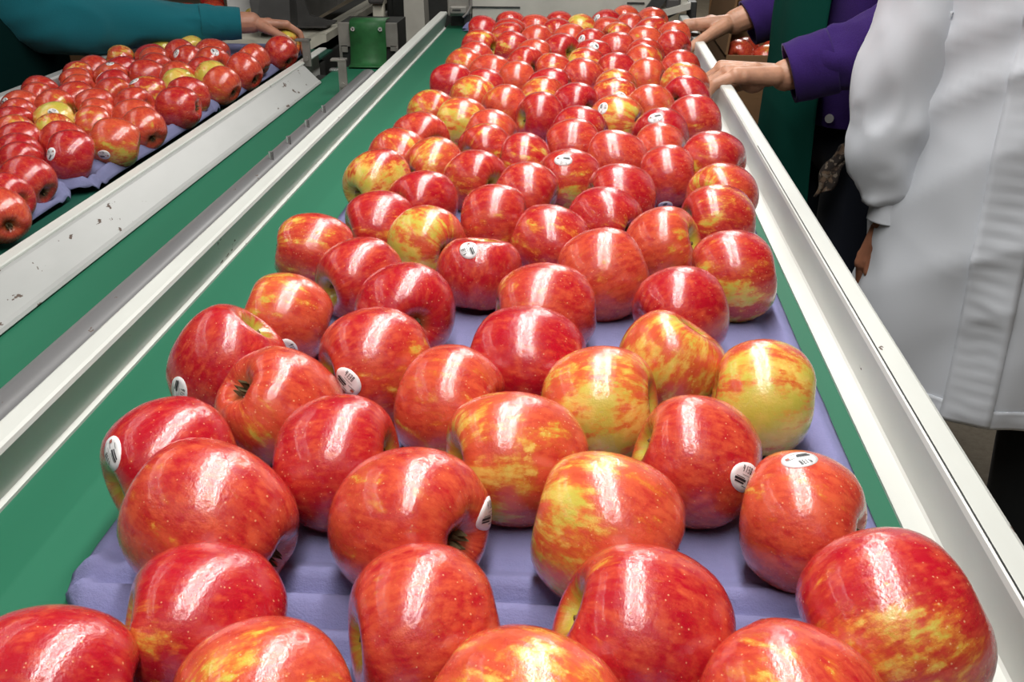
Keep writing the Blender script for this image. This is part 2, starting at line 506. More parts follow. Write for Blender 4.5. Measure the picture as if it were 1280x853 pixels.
# end plate with the hanging belt strap
ep = thing('return_chute', 'small grey end plate with a green strap bolted over it behind the narrow conveyor', 'chute', (-.535, 2.47, .78))
g = G()
g.box((-.609, 2.470, .845), (-.463, 2.476, .902), .001)
g.box((-.609, 2.470, .70), (-.602, 2.476, .846), .001)
g.box((-.470, 2.470, .70), (-.463, 2.476, .846), .001)
g.box((-.604, 2.470, .832), (-.588, 2.476, .848)); g.box((-.482, 2.470, .836), (-.468, 2.476, .848))
put(g.obj('end_plate', M_STEEL), ep)
g = G(); g.box((-.607, 2.478, .70), (-.465, 2.60, .90)); put(g.obj('dark_box', M_DARK), ep)
v = []; f = []
for i in range(19):
    t = i / 18
    p = cr([(2.52, .905), (2.478, .9065), (2.462, .895), (2.462, .85), (2.452, .81), (2.425, .803)], t)
    v += [(-.578, p[0], p[1]), (-.490, p[0], p[1])]
    if i: f.append((2 * i - 2, 2 * i - 1, 2 * i + 1, 2 * i))
o = pyd('strap', v, f, M_STRAP, None, True); md = o.modifiers.new('s', 'SOLIDIFY'); md.thickness = .003; put(o, ep)
for x in (-.569, -.502):
    g = G(); g.tube([(x, 2.462, .889), (x, 2.455, .889)], .0052, 14); sc = put(g.obj('screw', M_SCREW, smooth='auto'), ep)
    g = G(); g.tube([(x, 2.4548, .889), (x, 2.454, .889)], .0018, 8); put(g.obj('screw_slot', M_DARK), ep)
ep2 = thing('metal_tab', 'short bright metal tab at the far corner of the narrow belt', 'bracket', (-.60, 2.40, .80))
g = G(); g.box((-.616, 2.385, .8005), (-.588, 2.405, .806), .001); put(g.obj('tab', M_SCREW), ep2)

# ------------------------------------------------------------------ side conveyor (left)
sc = thing('tray_conveyor', 'dark green belt conveyor on the left carrying trays toward the far chute', 'conveyor', (-.86, 1.4, 0))
g = G(); g.box((-1.062, -.3, .808), (-.664, 2.62, .814), .001); put(g.obj('belt', M_BELTD), sc)
bp = [(-1.064, .81), (-1.064, .858), (-1.067, .862), (-1.088, .862), (-1.092, .858), (-1.092, .70), (-1.089, .70), (-1.089, .857), (-1.068, .858), (-1.067, .81)]
g = G(); g.prism(bp, -.3, 2.55); put(g.obj('back_rail', M_PAINTG), sc)
g = G(); g.box((-1.06, -.2, .50), (-.668, 2.55, .80), .004); put(g.obj('shade_bed', M_DARK), sc)  # dark filler added below the side belt, coloured as the shade there
for x in (-1.03, -.70):
    for y in (0, 1.2, 2.4):
        g = G(); g.box((x - .025, y - .025, 0), (x + .025, y + .025, .52), .003); put(g.obj('leg', M_DARK), sc)

# ------------------------------------------------------------------ machine at the end of the main belt
eh = thing('sizing_machine', 'beige grey metal hood across the far end of the main belt', 'machine', (-.05, 2.6, 0))
g = G(); g.box((-.275, 2.425, .908), (.150, 2.435, 1.30), .002); g.box((-.275, 2.421, .985), (.150, 2.426, .992), .002); put(g.obj('front_panel', M_PANEL), eh)
g = G(); g.box((-.275, 2.4225, .9445), (-.162, 2.4251, .9478)); put(g.obj('slot', M_DARK), eh)
g = G(); g.box((.085, 2.4225, .9565), (.125, 2.4251, .960)); put(g.obj('slot', M_DARK), eh)
g = G(); g.box((-.330, 2.40, .928), (-.276, 2.43, 1.2), .004); g.box((-.322, 2.385, .935), (-.283, 2.40, .952), .003); lb = put(g.obj('bracket_left', M_STEEL), eh); lb.name = 'clamp_bracket'
g = G(); g.box((-.316, 2.383, .9425), (-.297, 2.3855, .9455)); put(g.obj('slot', M_DARK), eh)
g = G(); g.tube([(-.276, 2.392, .985), (-.272, 2.388, .955), (-.281, 2.386, .938), (-.292, 2.386, .928)], .0025, 8); put(g.obj('wire_clip', M_STEEL, smooth='auto'), eh)
g = G(); g.box((-.292, 2.40, .890), (-.276, 2.42, .935), .002); put(g.obj('clamp_foot', M_DARK), eh)
# black arched arm and grey plate on the right
pts = [(.118, .905), (.117, .928), (.122, .945), (.134, .962), (.150, .985), (.190, 1.05), (.215, 1.05), (.180, .985), (.166, .962), (.152, .948), (.146, .930), (.146, .905)]
g = G(); g.prism(pts, 2.385, 2.40); put(g.obj('arched_arm', M_DARK), eh)
g = G(); g.prism([(.155, .932), (.226, .952), (.226, .966), (.155, .946)], 2.37, 2.47); g.box((.16, 2.41, .946), (.222, 2.45, 1.1), .004); put(g.obj('side_plate', M_PANEL), eh)
g = G(); g.box((.172, 2.385, .948), (.205, 2.41, .975), .006); put(g.obj('motor', M_CHAR), eh)
g = G(); g.box((.222, 2.39, .40), (.242, 2.42, .966), .002); g.tube([(.15, 2.40, .915), (.225, 2.40, .958)], .004, 8); put(g.obj('support_post', M_DARK), eh)
g = G(); g.box((-.330, 2.45, 0), (-.29, 2.50, .95), .003); put(g.obj('support_post', M_DARK), eh)
g = G(); g.box((-.275, 2.44, .925), (.15, 3.4, 1.28), .004); put(g.obj('hood', M_PANEL), eh)
g = G(); g.box((-.27, 2.62, 0), (.15, 3.3, .86), .004); put(g.obj('base', M_CHAR), eh)

# ------------------------------------------------------------------ chute machine at the end of the left belt
ch = thing('chute_machine', 'charcoal metal chute with a cream beam at the far end of the left belt', 'machine', (-.85, 3.0, 0))
g = G(); g.prism([(-.80, .795), (-.80, .812), (-.70, .846), (-.688, .846), (-.688, .826)], 2.66, 4.2); put(g.obj('cream_beam', M_CREAM), ch)
v = [(-1.10, 2.60, .83), (-.78, 2.655, .80), (-.70, 2.66, .843), (-.70, 2.85, .846), (-.9, 2.81, .84), (-1.10, 2.80, .85)]
g = G(); g.add(v + [(q[0], q[1], q[2] - .02) for q in v], [(0, 1, 2, 3, 4, 5), (11, 10, 9, 8, 7, 6)] + [(i, i + 6, (i + 1) % 6 + 6, (i + 1) % 6) for i in range(6)]); put(g.obj('lip', M_CREAM), ch)
v = [(-.845, 2.70, .835), (-.665, 2.82, .862), (-.66, 3.5, .95), (-.86, 3.5, 1.2), (-.80, 2.90, 1.10), (-.93, 2.74, .95)]
g = G(); g.add([(-.90, 2.72, .84), (-.80, 2.72, .838), (-.80, 3.6, .85), (-.90, 3.6, .85), (-.93, 2.76, 1.25), (-.80, 2.80, 1.25), (-.80, 3.6, 1.25), (-.93, 3.6, 1.25)], [(0, 1, 5, 4), (1, 2, 6, 5), (2, 3, 7, 6), (3, 0, 4, 7), (4, 5, 6, 7), (3, 2, 1, 0)])
put(g.obj('hopper', M_CHAR), ch)
g = G(); g.prism([(-.80, .835), (-.72, .848), (-.70, .852), (-.70, .856), (-.765, .875), (-.785, .93), (-.80, 1.2)], 2.80, 2.815); g.box((-.80, 2.775, .845), (-.715, 2.90, .850)); put(g.obj('gusset', M_CHAR), ch)
g = G(); g.box((-.578, 2.74, .0), (-.548, 2.765, 1.3), .003); put(g.obj('post', M_CREAM), ch)
g = G(); g.box((-.585, 2.72, .915), (-.545, 2.74, .945), .006); put(g.obj('clamp', M_CHAR), ch)
g = G(); g.box((-.89, 2.66, 0), (-.70, 4.2, .79), .004); put(g.obj('base', M_DARK), ch)
pl = thing('steel_pillar', 'brown grey square pillar standing behind the narrow conveyor', 'pillar', (-.46, 2.85, 0))
g = G(); g.add([(-.515, 2.80, 0), (-.43, 2.80, 0), (-.43, 2.88, 0), (-.515, 2.88, 0), (-.500, 2.80, 1.2), (-.455, 2.80, 1.2), (-.455, 2.88, 1.2), (-.500, 2.88, 1.2)], [(0, 1, 5, 4), (1, 2, 6, 5), (2, 3, 7, 6), (3, 0, 4, 7), (4, 5, 6, 7), (3, 2, 1, 0)])
put(g.obj('shaft', M_PANEL), pl)
g = G(); g.box((-.53, 2.79, 0), (-.415, 2.89, .02)); put(g.obj('foot_plate', M_DARK), pl)
dk = thing('dark_cabinet', 'tall black machine cabinet behind the pillar left of the main belt', 'cabinet', (-.41, 3.3, 0))
g = G(); g.box((-.62, 3.15, 0), (-.335, 3.6, 1.5), .006); put(g.obj('body', M_DARK), dk)
g = G(); g.box((-.60, 3.14, .1), (-.35, 3.151, 1.45), .002); put(g.obj('door', M_DARK), dk)
g = G(); g.box((-.375, 3.125, .8), (-.36, 3.141, .95), .003); put(g.obj('handle', M_STEEL), dk)


# ------------------------------------------------------------------ cardboard cartons
def carton(name, label, cat, x0, x1, y0, y1, z0, z1, m, flaps=True, group=None, rz=0.):
    t = thing(name, label, cat, ((x0 + x1) / 2, (y0 + y1) / 2, z0), rz, group)
    cx, cy = (x1 - x0) / 2, (y1 - y0) / 2; h = z1 - z0; k = .006
    for q in (((-cx, -cy, 0), (cx, -cy + k, h)), ((-cx, cy - k, 0), (cx, cy, h)), ((-cx, -cy + k, 0), (-cx + k, cy - k, h)), ((cx - k, -cy + k, 0), (cx, cy - k, h))):
        g = G(); g.box(*q, .001); g.obj('side', m, t)
    g = G(); g.box((-cx + k, -cy + k, 0), (cx - k, cy - k, k)); g.obj('bottom', m, t)
    return t, cx, cy, h


c1, cx, cy, h = carton('apple_carton', 'open brown carton of loose apples right of the main belt, beside the purple sleeved worker', 'carton', .335, .80, 2.52, 2.98, .55, .828, M_CARD)
for nm, M in (('flap', Matrix.Translation((-.0, cy, h)) @ Matrix.Rotation(R(8), 4, 'X')), ('flap', Matrix.Translation((-cx, 0, h)) @ Matrix.Rotation(R(90), 4, 'Z') @ Matrix.Rotation(R(6), 4, 'X'))):
    g = G(); w = cx if nm == 'flap' and M.translation.y > .1 else cy
    g.box((-w, -.003, 0), (w, .003, .24), .001); o = g.obj('flap', M_CARD, c1); o.matrix_local = M
carton('closed_carton', 'brown carton under the open apple carton beside the main belt', 'carton', .335, .80, 2.52, 2.98, .275, .548, M_CARD)
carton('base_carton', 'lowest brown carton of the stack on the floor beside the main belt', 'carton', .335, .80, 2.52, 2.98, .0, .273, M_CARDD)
c2, cx, cy, h = carton('bulk_carton', 'open carton of apples behind the teal sleeve at the top left', 'carton', -1.55, -.905, 2.82, 3.25, .55, .845, M_CARD)
g = G(); g.box((cx - .10, -cy + .01, h - .03), (cx - .012, cy, h + .07), .002); g.obj('liner', M_LABEL, c2)
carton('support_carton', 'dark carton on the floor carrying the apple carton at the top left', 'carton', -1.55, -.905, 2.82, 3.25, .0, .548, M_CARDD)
carton('side_carton', 'brown carton standing beside the dark apron at the far left', 'carton', -1.62, -1.20, 2.42, 2.75, .0, .84, M_CARD)

# x mm,y mm,radius 0.1 mm,stem axis,yellow share,redness,yellow side,sticker (direction,roll)
MAIN_APPLES = [
 (-205,280,375,(-0.97,-0.23,0.11),0.15,0.9,(0.18,-0.65,-0.74),None),
 (-118,279,375,(0.77,0.62,-0.17),0.5,0.3,(0.05,-0.63,0.78),None),
 (-15,280,375,(0.87,-0.49,-0.04),0.55,0.2,(-0.21,-0.39,0.9),None),
 (86,291,375,(0.78,-0.63,0.06),0.4,0.5,(-0.59,-0.37,0.71),None),
 (-161,331,354,(-0.85,-0.41,0.33),0.25,0.95,(-0.61,-0.78,0.13),None),
 (-64,330,377,(-0.89,-0.44,0.09),0.3,0.55,(-0.7,-0.31,0.64),None),
 (30,335,388,(-0.93,-0.02,0.36),0.3,0.75,(-0.87,-0.21,0.45),None),
 (137,343,418,(-0.9,-0.18,-0.39),0.5,0.85,(-0.26,-0.97,0.01),None),
 (-180,397,399,(-0.9,0.26,0.35),0.32,0.5,(-0.3,-0.92,0.23),None),
 (-82,405,396,(-0.87,0.49,-0.07),0.38,0.4,(-0.24,-0.97,-0.06),(0.99,0.08,0.14,80)),
 (16,407,386,(-0.96,0.23,0.18),0.62,0.15,(-0.78,-0.23,0.58),None),
 (115,426,357,(-0.89,0.45,-0.06),0.34,0.2,(-0.67,-0.25,0.7),(-0.12,0.11,0.99,0)),
 (-224,453,371,(-0.66,-0.75,-0.05),0.22,0.95,(-0.65,-0.73,-0.22),(-0.48,-0.66,0.58,70)),
 (-130,459,380,(0.99,0.06,0.16),0.15,0.85,(-0.4,-0.12,0.91),None),
 (-33,472,379,(-0.93,-0.35,0.12),0.62,0.2,(-0.47,-0.81,0.36),None),
 (65,477,373,(-0.93,-0.02,0.37),0.2,0.5,(-0.05,-0.9,-0.44),(0.63,-0.74,0.24,40)),
 (-179,518,371,(0.58,0.44,-0.69),0.45,0.3,(0.42,-0.86,-0.29),None),
 (-78,531,376,(-0.96,0.29,0.03),0.42,0.3,(0.13,-0.97,0.18),None),
 (15,536,373,(0.97,-0.09,0.21),0.72,0.0,(-0.02,-0.96,0.28),None),
 (114,556,367,(-0.99,0.1,0.04),0.86,0.2,(-0.03,-1.0,-0.06),None),
 (-230,571,373,(0.54,0.31,0.78),0.15,0.8,(0.04,-0.45,-0.89),(-0.58,-0.81,-0.05,60)),
 (-133,575,392,(-0.85,-0.53,0.06),0.45,0.6,(0.45,-0.8,-0.38),(-0.26,-0.94,0.2,90)),
 (-35,588,389,(-0.98,0.12,0.13),0.08,0.9,(0.04,-0.61,-0.79),None),
 (62,602,367,(0.51,0.14,0.85),0.68,0.0,(-0.29,-0.93,0.22),None),
 (-217,655,348,(-0.92,-0.13,0.38),0.5,0.2,(-0.17,-0.22,0.96),(0.29,-0.92,-0.25,80)),
 (-129,668,374,(-0.42,0.91,-0.08),0.12,0.9,(0.03,-0.4,-0.91),None),
 (-27,676,374,(-0.96,-0.27,-0.02),0.42,0.6,(-0.76,-0.56,0.33),None),
 (75,680,367,(0.9,0.4,0.17),0.15,0.85,(0.03,-0.41,-0.91),None),
 (-178,735,349,(-0.67,-0.74,-0.04),0.2,0.7,(0.15,-0.84,-0.52),None),
 (-84,758,355,(0.12,0.25,0.96),0.12,0.75,(0.06,-0.71,-0.7),(-0.16,-0.59,0.79,0)),
 (18,754,376,(0.93,0.21,0.29),0.3,0.3,(-0.02,-0.93,0.37),None),
 (122,759,381,(-0.99,-0.01,-0.15),0.58,0.7,(-0.36,-0.74,-0.57),None),
 (-229,794,345,(0.95,0.23,-0.21),0.42,0.58,(-0.23,-0.66,0.72),None),
 (-137,824,345,(-0.75,0.66,0.02),0.78,0.27,(-0.6,-0.8,0.04),None),
 (-30,831,354,(-0.95,0.22,0.23),0.35,0.78,(0.02,-0.78,0.62),None),
 (71,823,368,(0.89,-0.21,0.4),0.4,0.22,(0.73,-0.5,0.46),None),
 (-186,864,345,(-0.9,-0.43,-0.01),0.45,0.86,(-0.24,-0.9,-0.37),None),
 (-82,879,365,(1.0,0.05,0.02),0.35,0.61,(-0.23,-0.91,-0.35),None),
 (20,894,345,(-0.74,0.67,0.01),0.36,0.9,(0.0,-0.95,-0.31),None),
 (123,894,365,(-0.95,-0.26,0.15),0.45,0.75,(0.08,-0.52,0.85),None),
 (-160,937,345,(-0.64,-0.76,0.15),0.1,0.8,(0.01,-0.3,-0.95),None),
 (-58,959,368,(0.94,-0.25,-0.23),0.2,0.58,(0.02,-0.96,-0.28),None),
 (35,958,364,(-0.97,-0.18,0.18),0.2,0.89,(-0.13,-0.66,0.74),None),
 (138,980,355,(0.68,0.72,-0.14),0.5,0.49,(-0.66,-0.57,0.49),None),
 (-218,1010,345,(-0.62,-0.74,-0.25),0.82,0.77,(-0.16,-0.91,-0.37),None),
 (-114,1018,345,(0.77,-0.63,0.11),0.48,0.73,(-0.45,-0.88,-0.14),None),
 (-17,1034,345,(-0.88,-0.47,0.11),0.48,0.68,(0.13,-0.87,-0.48),(-0.15,-0.61,0.78,20)),
 (90,1051,353,(-0.98,0.06,-0.21),0.15,0.6,(-0.44,-0.82,-0.37),(-0.1,-0.71,-0.69,10)),
 (-167,1068,345,(-0.73,-0.66,-0.18),0.5,0.38,(0.13,-0.76,0.64),None),
 (-68,1096,345,(0.97,0.08,-0.24),0.48,0.85,(0.27,-0.92,-0.28),None),
 (35,1111,345,(-0.98,0.12,0.16),0.15,0.5,(-0.57,-0.78,-0.27),None),
 (140,1097,382,(-0.9,0.42,0.15),0.36,0.77,(-0.4,-0.9,0.16),None),
 (-214,1110,345,(-0.69,0.7,0.2),0.45,0.44,(0.28,-0.68,0.68),None),
 (-116,1138,345,(-0.73,-0.68,0.02),0.36,0.72,(0.1,-0.75,0.66),None),
 (-14,1162,350,(-0.97,-0.19,-0.17),0.15,0.55,(-0.04,-0.88,0.47),None),
 (85,1157,345,(-0.95,0.31,0.03),0.08,0.25,(0.42,-0.82,-0.39),None),
 (-202,1192,345,(0.68,-0.73,-0.02),0.08,0.45,(0.49,-0.61,0.63),None),
 (-114,1203,353,(0.94,-0.32,-0.12),0.36,0.26,(0.7,-0.68,0.21),None),
 (-9,1237,350,(-0.91,0.39,0.15),0.36,0.95,(0.6,-0.72,0.35),None),
 (91,1223,364,(0.7,0.71,0.03),0.15,0.95,(0.39,-0.86,-0.34),(-0.24,-0.56,0.79,0)),
 (-161,1281,345,(0.99,-0.1,-0.13),0.8,0.2,(-0.43,-0.87,-0.23),None),
 (-62,1322,345,(-0.88,-0.48,0.07),0.2,0.87,(-0.45,-0.7,0.56),None),
 (39,1311,345,(-0.87,0.48,-0.05),0.62,0.28,(0.18,-0.93,0.33),(-0.54,-0.55,0.63,-30)),
 (139,1306,359,(-0.93,-0.36,-0.05),0.4,0.68,(0.19,-0.81,-0.56),None),
 (-205,1327,345,(-0.65,0.76,-0.03),0.55,0.34,(-0.44,-0.8,0.41),None),
 (-112,1366,345,(0.66,0.72,0.21),0.4,0.31,(-0.51,-0.81,0.29),None),
 (-15,1394,345,(-0.67,0.73,-0.11),0.12,0.95,(0.03,-0.21,-0.98),None),
 (87,1386,345,(0.69,0.72,0.02),0.36,0.17,(0.05,-0.91,0.4),None),
 (-160,1426,345,(-0.7,0.71,-0.04),0.55,0.17,(0.07,-0.48,0.88),None),
 (-65,1433,345,(-0.9,0.41,-0.14),0.55,0.37,(-0.3,-0.81,0.5),None),
 (39,1428,345,(-0.99,-0.09,-0.12),0.5,0.85,(-0.27,-0.82,0.51),(0.23,-0.89,0.4,0)),
 (140,1444,354,(0.66,0.74,-0.16),0.22,0.9,(0.06,-0.21,-0.98),None),
 (-206,1525,345,(-0.99,0.1,-0.11),0.1,0.9,(-0.0,-0.19,-0.98),None),
 (-152,1489,345,(-1.0,-0.01,0.01),0.15,0.76,(0.57,-0.71,-0.41),None),
 (-55,1500,345,(0.98,-0.12,0.17),0.12,0.95,(0.02,-0.2,-0.98),None),
 (44,1497,345,(0.87,-0.46,0.19),0.5,0.38,(-0.58,-0.52,0.63),None),
 (147,1548,353,(0.68,-0.7,-0.21),0.5,0.14,(-0.52,-0.47,0.72),None),
 (-109,1557,345,(0.96,0.29,0.0),0.2,0.14,(0.23,-0.9,0.36),None),
 (-7,1583,345,(0.82,-0.52,-0.25),0.2,0.54,(0.54,-0.59,0.6),None),
 (92,1597,345,(-0.89,0.44,-0.1),0.35,0.17,(-0.07,-0.92,0.39),None),
 (-156,1612,345,(-0.91,0.38,-0.13),0.08,0.22,(-0.47,-0.76,0.45),None),
 (-55,1632,345,(0.98,0.15,-0.1),0.45,0.52,(-0.39,-0.91,0.16),None),
 (43,1640,345,(-0.89,-0.43,0.11),0.4,0.89,(-0.55,-0.82,0.13),None),
 (150,1676,345,(-0.81,0.59,0.07),0.08,0.51,(0.39,-0.84,0.37),None),
 (-5,1693,345,(-0.99,0.13,0.0),0.7,0.75,(-0.83,-0.55,0.07),None),
 (93,1723,345,(-0.64,0.76,0.15),0.45,0.28,(0.24,-0.91,0.35),None),
 (-201,1670,345,(0.66,-0.75,-0.07),0.5,0.14,(-0.6,-0.71,0.36),None),
 (-105,1693,345,(-0.64,0.76,-0.13),0.2,0.7,(-0.58,-0.71,0.39),None),
 (8,1774,345,(-1.0,-0.01,0.08),0.08,0.75,(0.38,-0.92,-0.0),(0.05,-0.59,0.8,0)),
 (-194,1746,345,(0.81,0.58,0.13),0.15,0.5,(0.41,-0.64,0.65),None),
 (-93,1770,345,(0.97,-0.21,0.09),0.08,0.16,(0.24,-0.93,0.26),None),
 (99,1805,345,(0.8,-0.59,0.12),0.2,0.49,(0.15,-0.88,-0.46),None),
 (51,1860,345,(-0.98,0.03,-0.2),0.15,0.51,(0.25,-0.93,-0.28),None),
 (-139,1863,345,(0.98,-0.06,-0.19),0.36,0.85,(-0.34,-0.7,0.63),None),
 (-50,1843,345,(0.64,-0.75,0.16),0.28,0.83,(0.65,-0.75,-0.11),None),
 (154,1896,352,(-0.72,0.69,0.1),0.15,0.7,(-0.51,-0.71,-0.48),None),
 (-199,1883,345,(0.91,-0.42,0.05),0.45,0.66,(0.1,-0.8,0.59),None),
 (3,1911,345,(-0.89,0.46,-0.01),0.08,0.65,(-0.46,-0.68,0.57),(-0.49,-0.7,0.52,40)),
 (104,1949,345,(-0.98,0.17,-0.04),0.28,0.1,(-0.34,-0.8,0.5),None),
 (-99,1946,345,(-0.88,-0.43,-0.19),0.15,0.33,(0.34,-0.74,0.58),None),
 (-155,1972,345,(0.94,-0.22,0.25),0.36,0.7,(-0.48,-0.7,0.53),None),
 (54,2003,345,(0.78,0.58,-0.22),0.45,0.3,(-0.34,-0.73,0.59),None),
 (-37,1960,345,(-0.9,0.4,-0.15),0.2,0.12,(0.45,-0.89,-0.09),None),
 (165,2027,345,(0.88,0.45,0.19),0.36,0.14,(-0.01,-0.93,0.37),None),
 (123,2074,345,(0.91,0.4,0.13),0.45,0.83,(0.49,-0.87,0.01),None),
 (-213,2068,345,(1.0,0.09,-0.04),0.2,0.88,(-0.22,-0.9,0.38),None),
 (-157,2036,345,(-0.9,0.42,-0.1),0.36,0.61,(0.28,-0.82,-0.49),None),
 (-61,2045,345,(-0.71,0.68,0.16),0.36,0.9,(-0.37,-0.75,0.55),None),
 (37,2075,345,(0.98,-0.09,-0.15),0.08,0.36,(-0.5,-0.86,0.06),None),
 (83,2126,345,(-0.96,0.23,-0.15),0.08,0.43,(0.36,-0.93,-0.11),None),
 (-109,2094,345,(1.0,0.04,-0.08),0.08,0.39,(0.05,-0.99,0.13),None),
 (-19,2104,345,(-0.93,-0.33,0.14),0.75,0.41,(-0.47,-0.76,0.45),None),
 (-161,2135,345,(0.96,0.26,-0.09),0.08,0.71,(-0.46,-0.88,-0.11),None),
 (-62,2154,345,(-0.85,-0.52,-0.01),0.08,0.76,(-0.15,-0.78,0.61),None),
 (34,2184,345,(-0.8,-0.59,-0.13),0.08,0.88,(-0.35,-0.82,-0.46),(-0.56,-0.63,0.54,0)),
 (76,2260,345,(-0.76,0.64,0.1),0.28,0.1,(-0.6,-0.73,0.34),None),
 (132,2229,345,(-0.76,0.61,-0.23),0.45,0.3,(-0.27,-0.82,-0.5),None),
]
SIDE_APPLES = [
 (-702,2295,375,(-0.7,0.42,0.58),0.2,0.6,(0.11,-0.65,-0.75),None),
 (-730,2429,348,(-0.93,0.35,-0.15),0.8,0.11,(0.19,-0.36,0.91),None),
 (-727,2162,400,(-0.75,0.18,0.64),0.35,0.35,(-0.26,-0.82,0.51),None),
 (-712,2058,382,(-0.82,0.33,0.47),0.15,0.4,(0.22,-0.91,-0.35),None),
 (-709,1912,381,(-0.87,0.25,0.42),0.35,0.2,(0.26,-0.89,-0.36),None),
 (-717,1709,380,(-1.0,0.0,-0.04),0.2,0.7,(-0.06,-1.0,0.0),None),
 (-720,1567,354,(-0.7,0.53,0.47),0.3,0.25,(0.34,-0.5,0.79),None),
 (-719,1461,381,(0.95,0.23,-0.22),0.62,0.1,(0.34,-0.64,-0.69),(-0.1,-0.97,-0.23,70)),
 (-746,1371,396,(0.9,0.36,-0.26),0.06,0.9,(-0.05,-0.29,-0.96),(-0.28,-0.89,0.35,60)),
 (-751,1254,366,(-0.88,0.26,0.39),0.15,0.71,(0.06,-0.98,-0.2),None),
 (-743,1190,335,(-0.93,0.36,-0.0),0.15,0.83,(0.89,-0.45,-0.02),None),
 (-715,1124,335,(-0.68,0.7,0.21),0.08,0.21,(0.09,-0.63,0.77),None),
 (-748,1975,370,(0.69,-0.72,-0.05),0.9,0.9,(0.27,-0.44,0.86),None),
 (-737,1813,371,(0.7,0.69,-0.16),0.36,0.63,(0.49,-0.68,-0.54),None),
 (-790,1906,358,(0.97,-0.22,-0.08),0.9,0.16,(0.29,-0.42,0.86),None),
 (-757,1620,362,(-0.99,0.14,0.03),0.15,0.2,(0.23,-0.83,0.51),None),
 (-802,1569,355,(0.85,0.52,0.1),0.4,0.25,(0.41,-0.6,0.69),None),
 (-801,1463,346,(0.92,-0.23,-0.33),0.2,0.61,(0.75,-0.67,-0.02),None),
 (-810,1347,335,(-0.9,0.44,-0.05),0.28,0.84,(-0.15,-0.94,-0.29),None),
 (-842,1400,335,(-0.89,0.42,0.2),0.2,0.86,(0.25,-0.96,-0.12),None),
 (-846,1521,346,(-0.68,0.73,0.09),0.65,0.58,(-0.25,-0.77,0.58),None),
 (-879,1590,353,(-0.83,-0.51,-0.22),0.95,0.47,(0.43,-0.58,0.69),(0.3,-0.64,0.71,0)),
 (-827,1629,351,(-0.86,-0.47,0.21),0.28,0.11,(-0.11,-0.98,0.14),None),
 (-867,1709,354,(0.71,0.7,0.1),0.15,0.36,(0.52,-0.82,-0.23),None),
 (-800,1720,355,(-0.95,0.24,-0.21),0.15,0.43,(0.16,-0.91,-0.38),None),
 (-811,1808,371,(0.96,0.27,0.02),0.55,0.89,(0.4,-0.78,0.49),(-0.43,-0.42,0.8,40)),
 (-818,1969,369,(0.89,-0.4,-0.2),0.28,0.24,(0.81,-0.32,0.49),None),
 (-787,2029,360,(0.77,-0.6,0.19),0.15,0.63,(0.66,-0.58,0.48),None),
 (-798,2120,393,(-0.77,0.63,-0.1),0.36,0.31,(-0.05,-0.96,-0.28),(0.36,-0.49,0.79,0)),
 (-844,2245,379,(0.99,-0.11,-0.13),0.2,0.36,(0.8,-0.59,0.06),None),
 (-864,2153,382,(-0.98,0.19,0.0),0.15,0.47,(0.42,-0.75,-0.51),(-0.41,-0.68,0.61,30)),
 (-915,2300,368,(0.66,-0.73,0.19),1.0,0.13,(0.35,-0.68,0.65),None),
 (-913,2232,379,(0.92,-0.36,-0.15),0.05,0.51,(-0.07,-0.2,-0.98),None),
 (-982,2293,351,(-0.83,0.54,0.14),1.0,0.58,(0.37,-0.67,0.65),None),
 (-928,2127,379,(0.97,0.21,-0.07),0.15,0.13,(-0.19,-0.72,0.67),None),
 (-885,1982,371,(-0.9,-0.4,0.16),0.2,0.6,(0.22,-0.96,-0.15),None),
 (-900,2064,369,(0.73,-0.69,-0.0),0.1,0.42,(-0.07,-0.21,-0.98),None),
 (-961,2186,354,(-0.98,-0.09,-0.2),0.15,0.89,(0.17,-0.94,-0.29),None),
 (-1025,2173,352,(0.93,0.29,-0.22),0.6,0.43,(0.21,-0.08,0.97),None),
 (-961,2038,349,(-0.79,-0.61,-0.07),0.15,0.85,(0.22,-0.97,-0.09),None),
 (-1026,2043,350,(0.97,-0.12,-0.19),0.08,0.47,(0.3,-0.73,0.61),None),
 (-881,1815,351,(0.82,-0.57,0.03),0.45,0.56,(0.75,-0.64,-0.18),None),
 (-911,1882,355,(-0.71,-0.69,-0.16),0.2,0.84,(0.08,-0.99,0.13),(-0.64,-0.18,0.75,40)),
 (-949,1960,353,(0.75,-0.64,0.15),0.15,0.13,(0.13,-0.81,0.57),(0.14,-0.24,0.96,0)),
 (-1023,1971,355,(0.74,0.68,0.05),0.45,0.6,(0.28,-0.72,0.64),None),
 (-997,1911,346,(0.83,0.55,0.14),0.15,0.26,(0.63,-0.75,0.19),None),
 (-959,1837,348,(-0.97,0.05,-0.23),0.36,0.22,(-0.08,-0.99,-0.07),None),
 (-931,1766,351,(-0.65,-0.74,-0.15),0.36,0.63,(0.85,-0.49,0.2),None),
 (-933,1698,353,(0.95,-0.31,-0.02),0.45,0.35,(0.81,-0.56,0.2),None),
 (-1033,1837,335,(0.9,-0.44,-0.07),0.36,0.6,(0.23,-0.82,-0.52),None),
 (-1007,1774,335,(0.99,-0.02,0.13),0.28,0.42,(0.83,-0.41,0.37),None),
 (-998,1699,340,(0.71,-0.7,-0.07),0.28,0.13,(0.51,-0.8,0.31),(-0.37,-0.75,0.55,40)),
 (-964,1627,341,(-0.78,0.61,-0.09),0.45,0.5,(0.34,-0.8,-0.5),None),
 (-940,1568,343,(-0.96,0.21,-0.18),0.08,0.75,(0.94,-0.28,0.22),None),
 (-908,1507,344,(-0.85,0.52,-0.0),0.5,0.28,(0.88,-0.29,0.37),None),
 (-869,1457,345,(-0.82,-0.56,-0.12),0.2,0.75,(0.8,-0.51,-0.31),None),
]

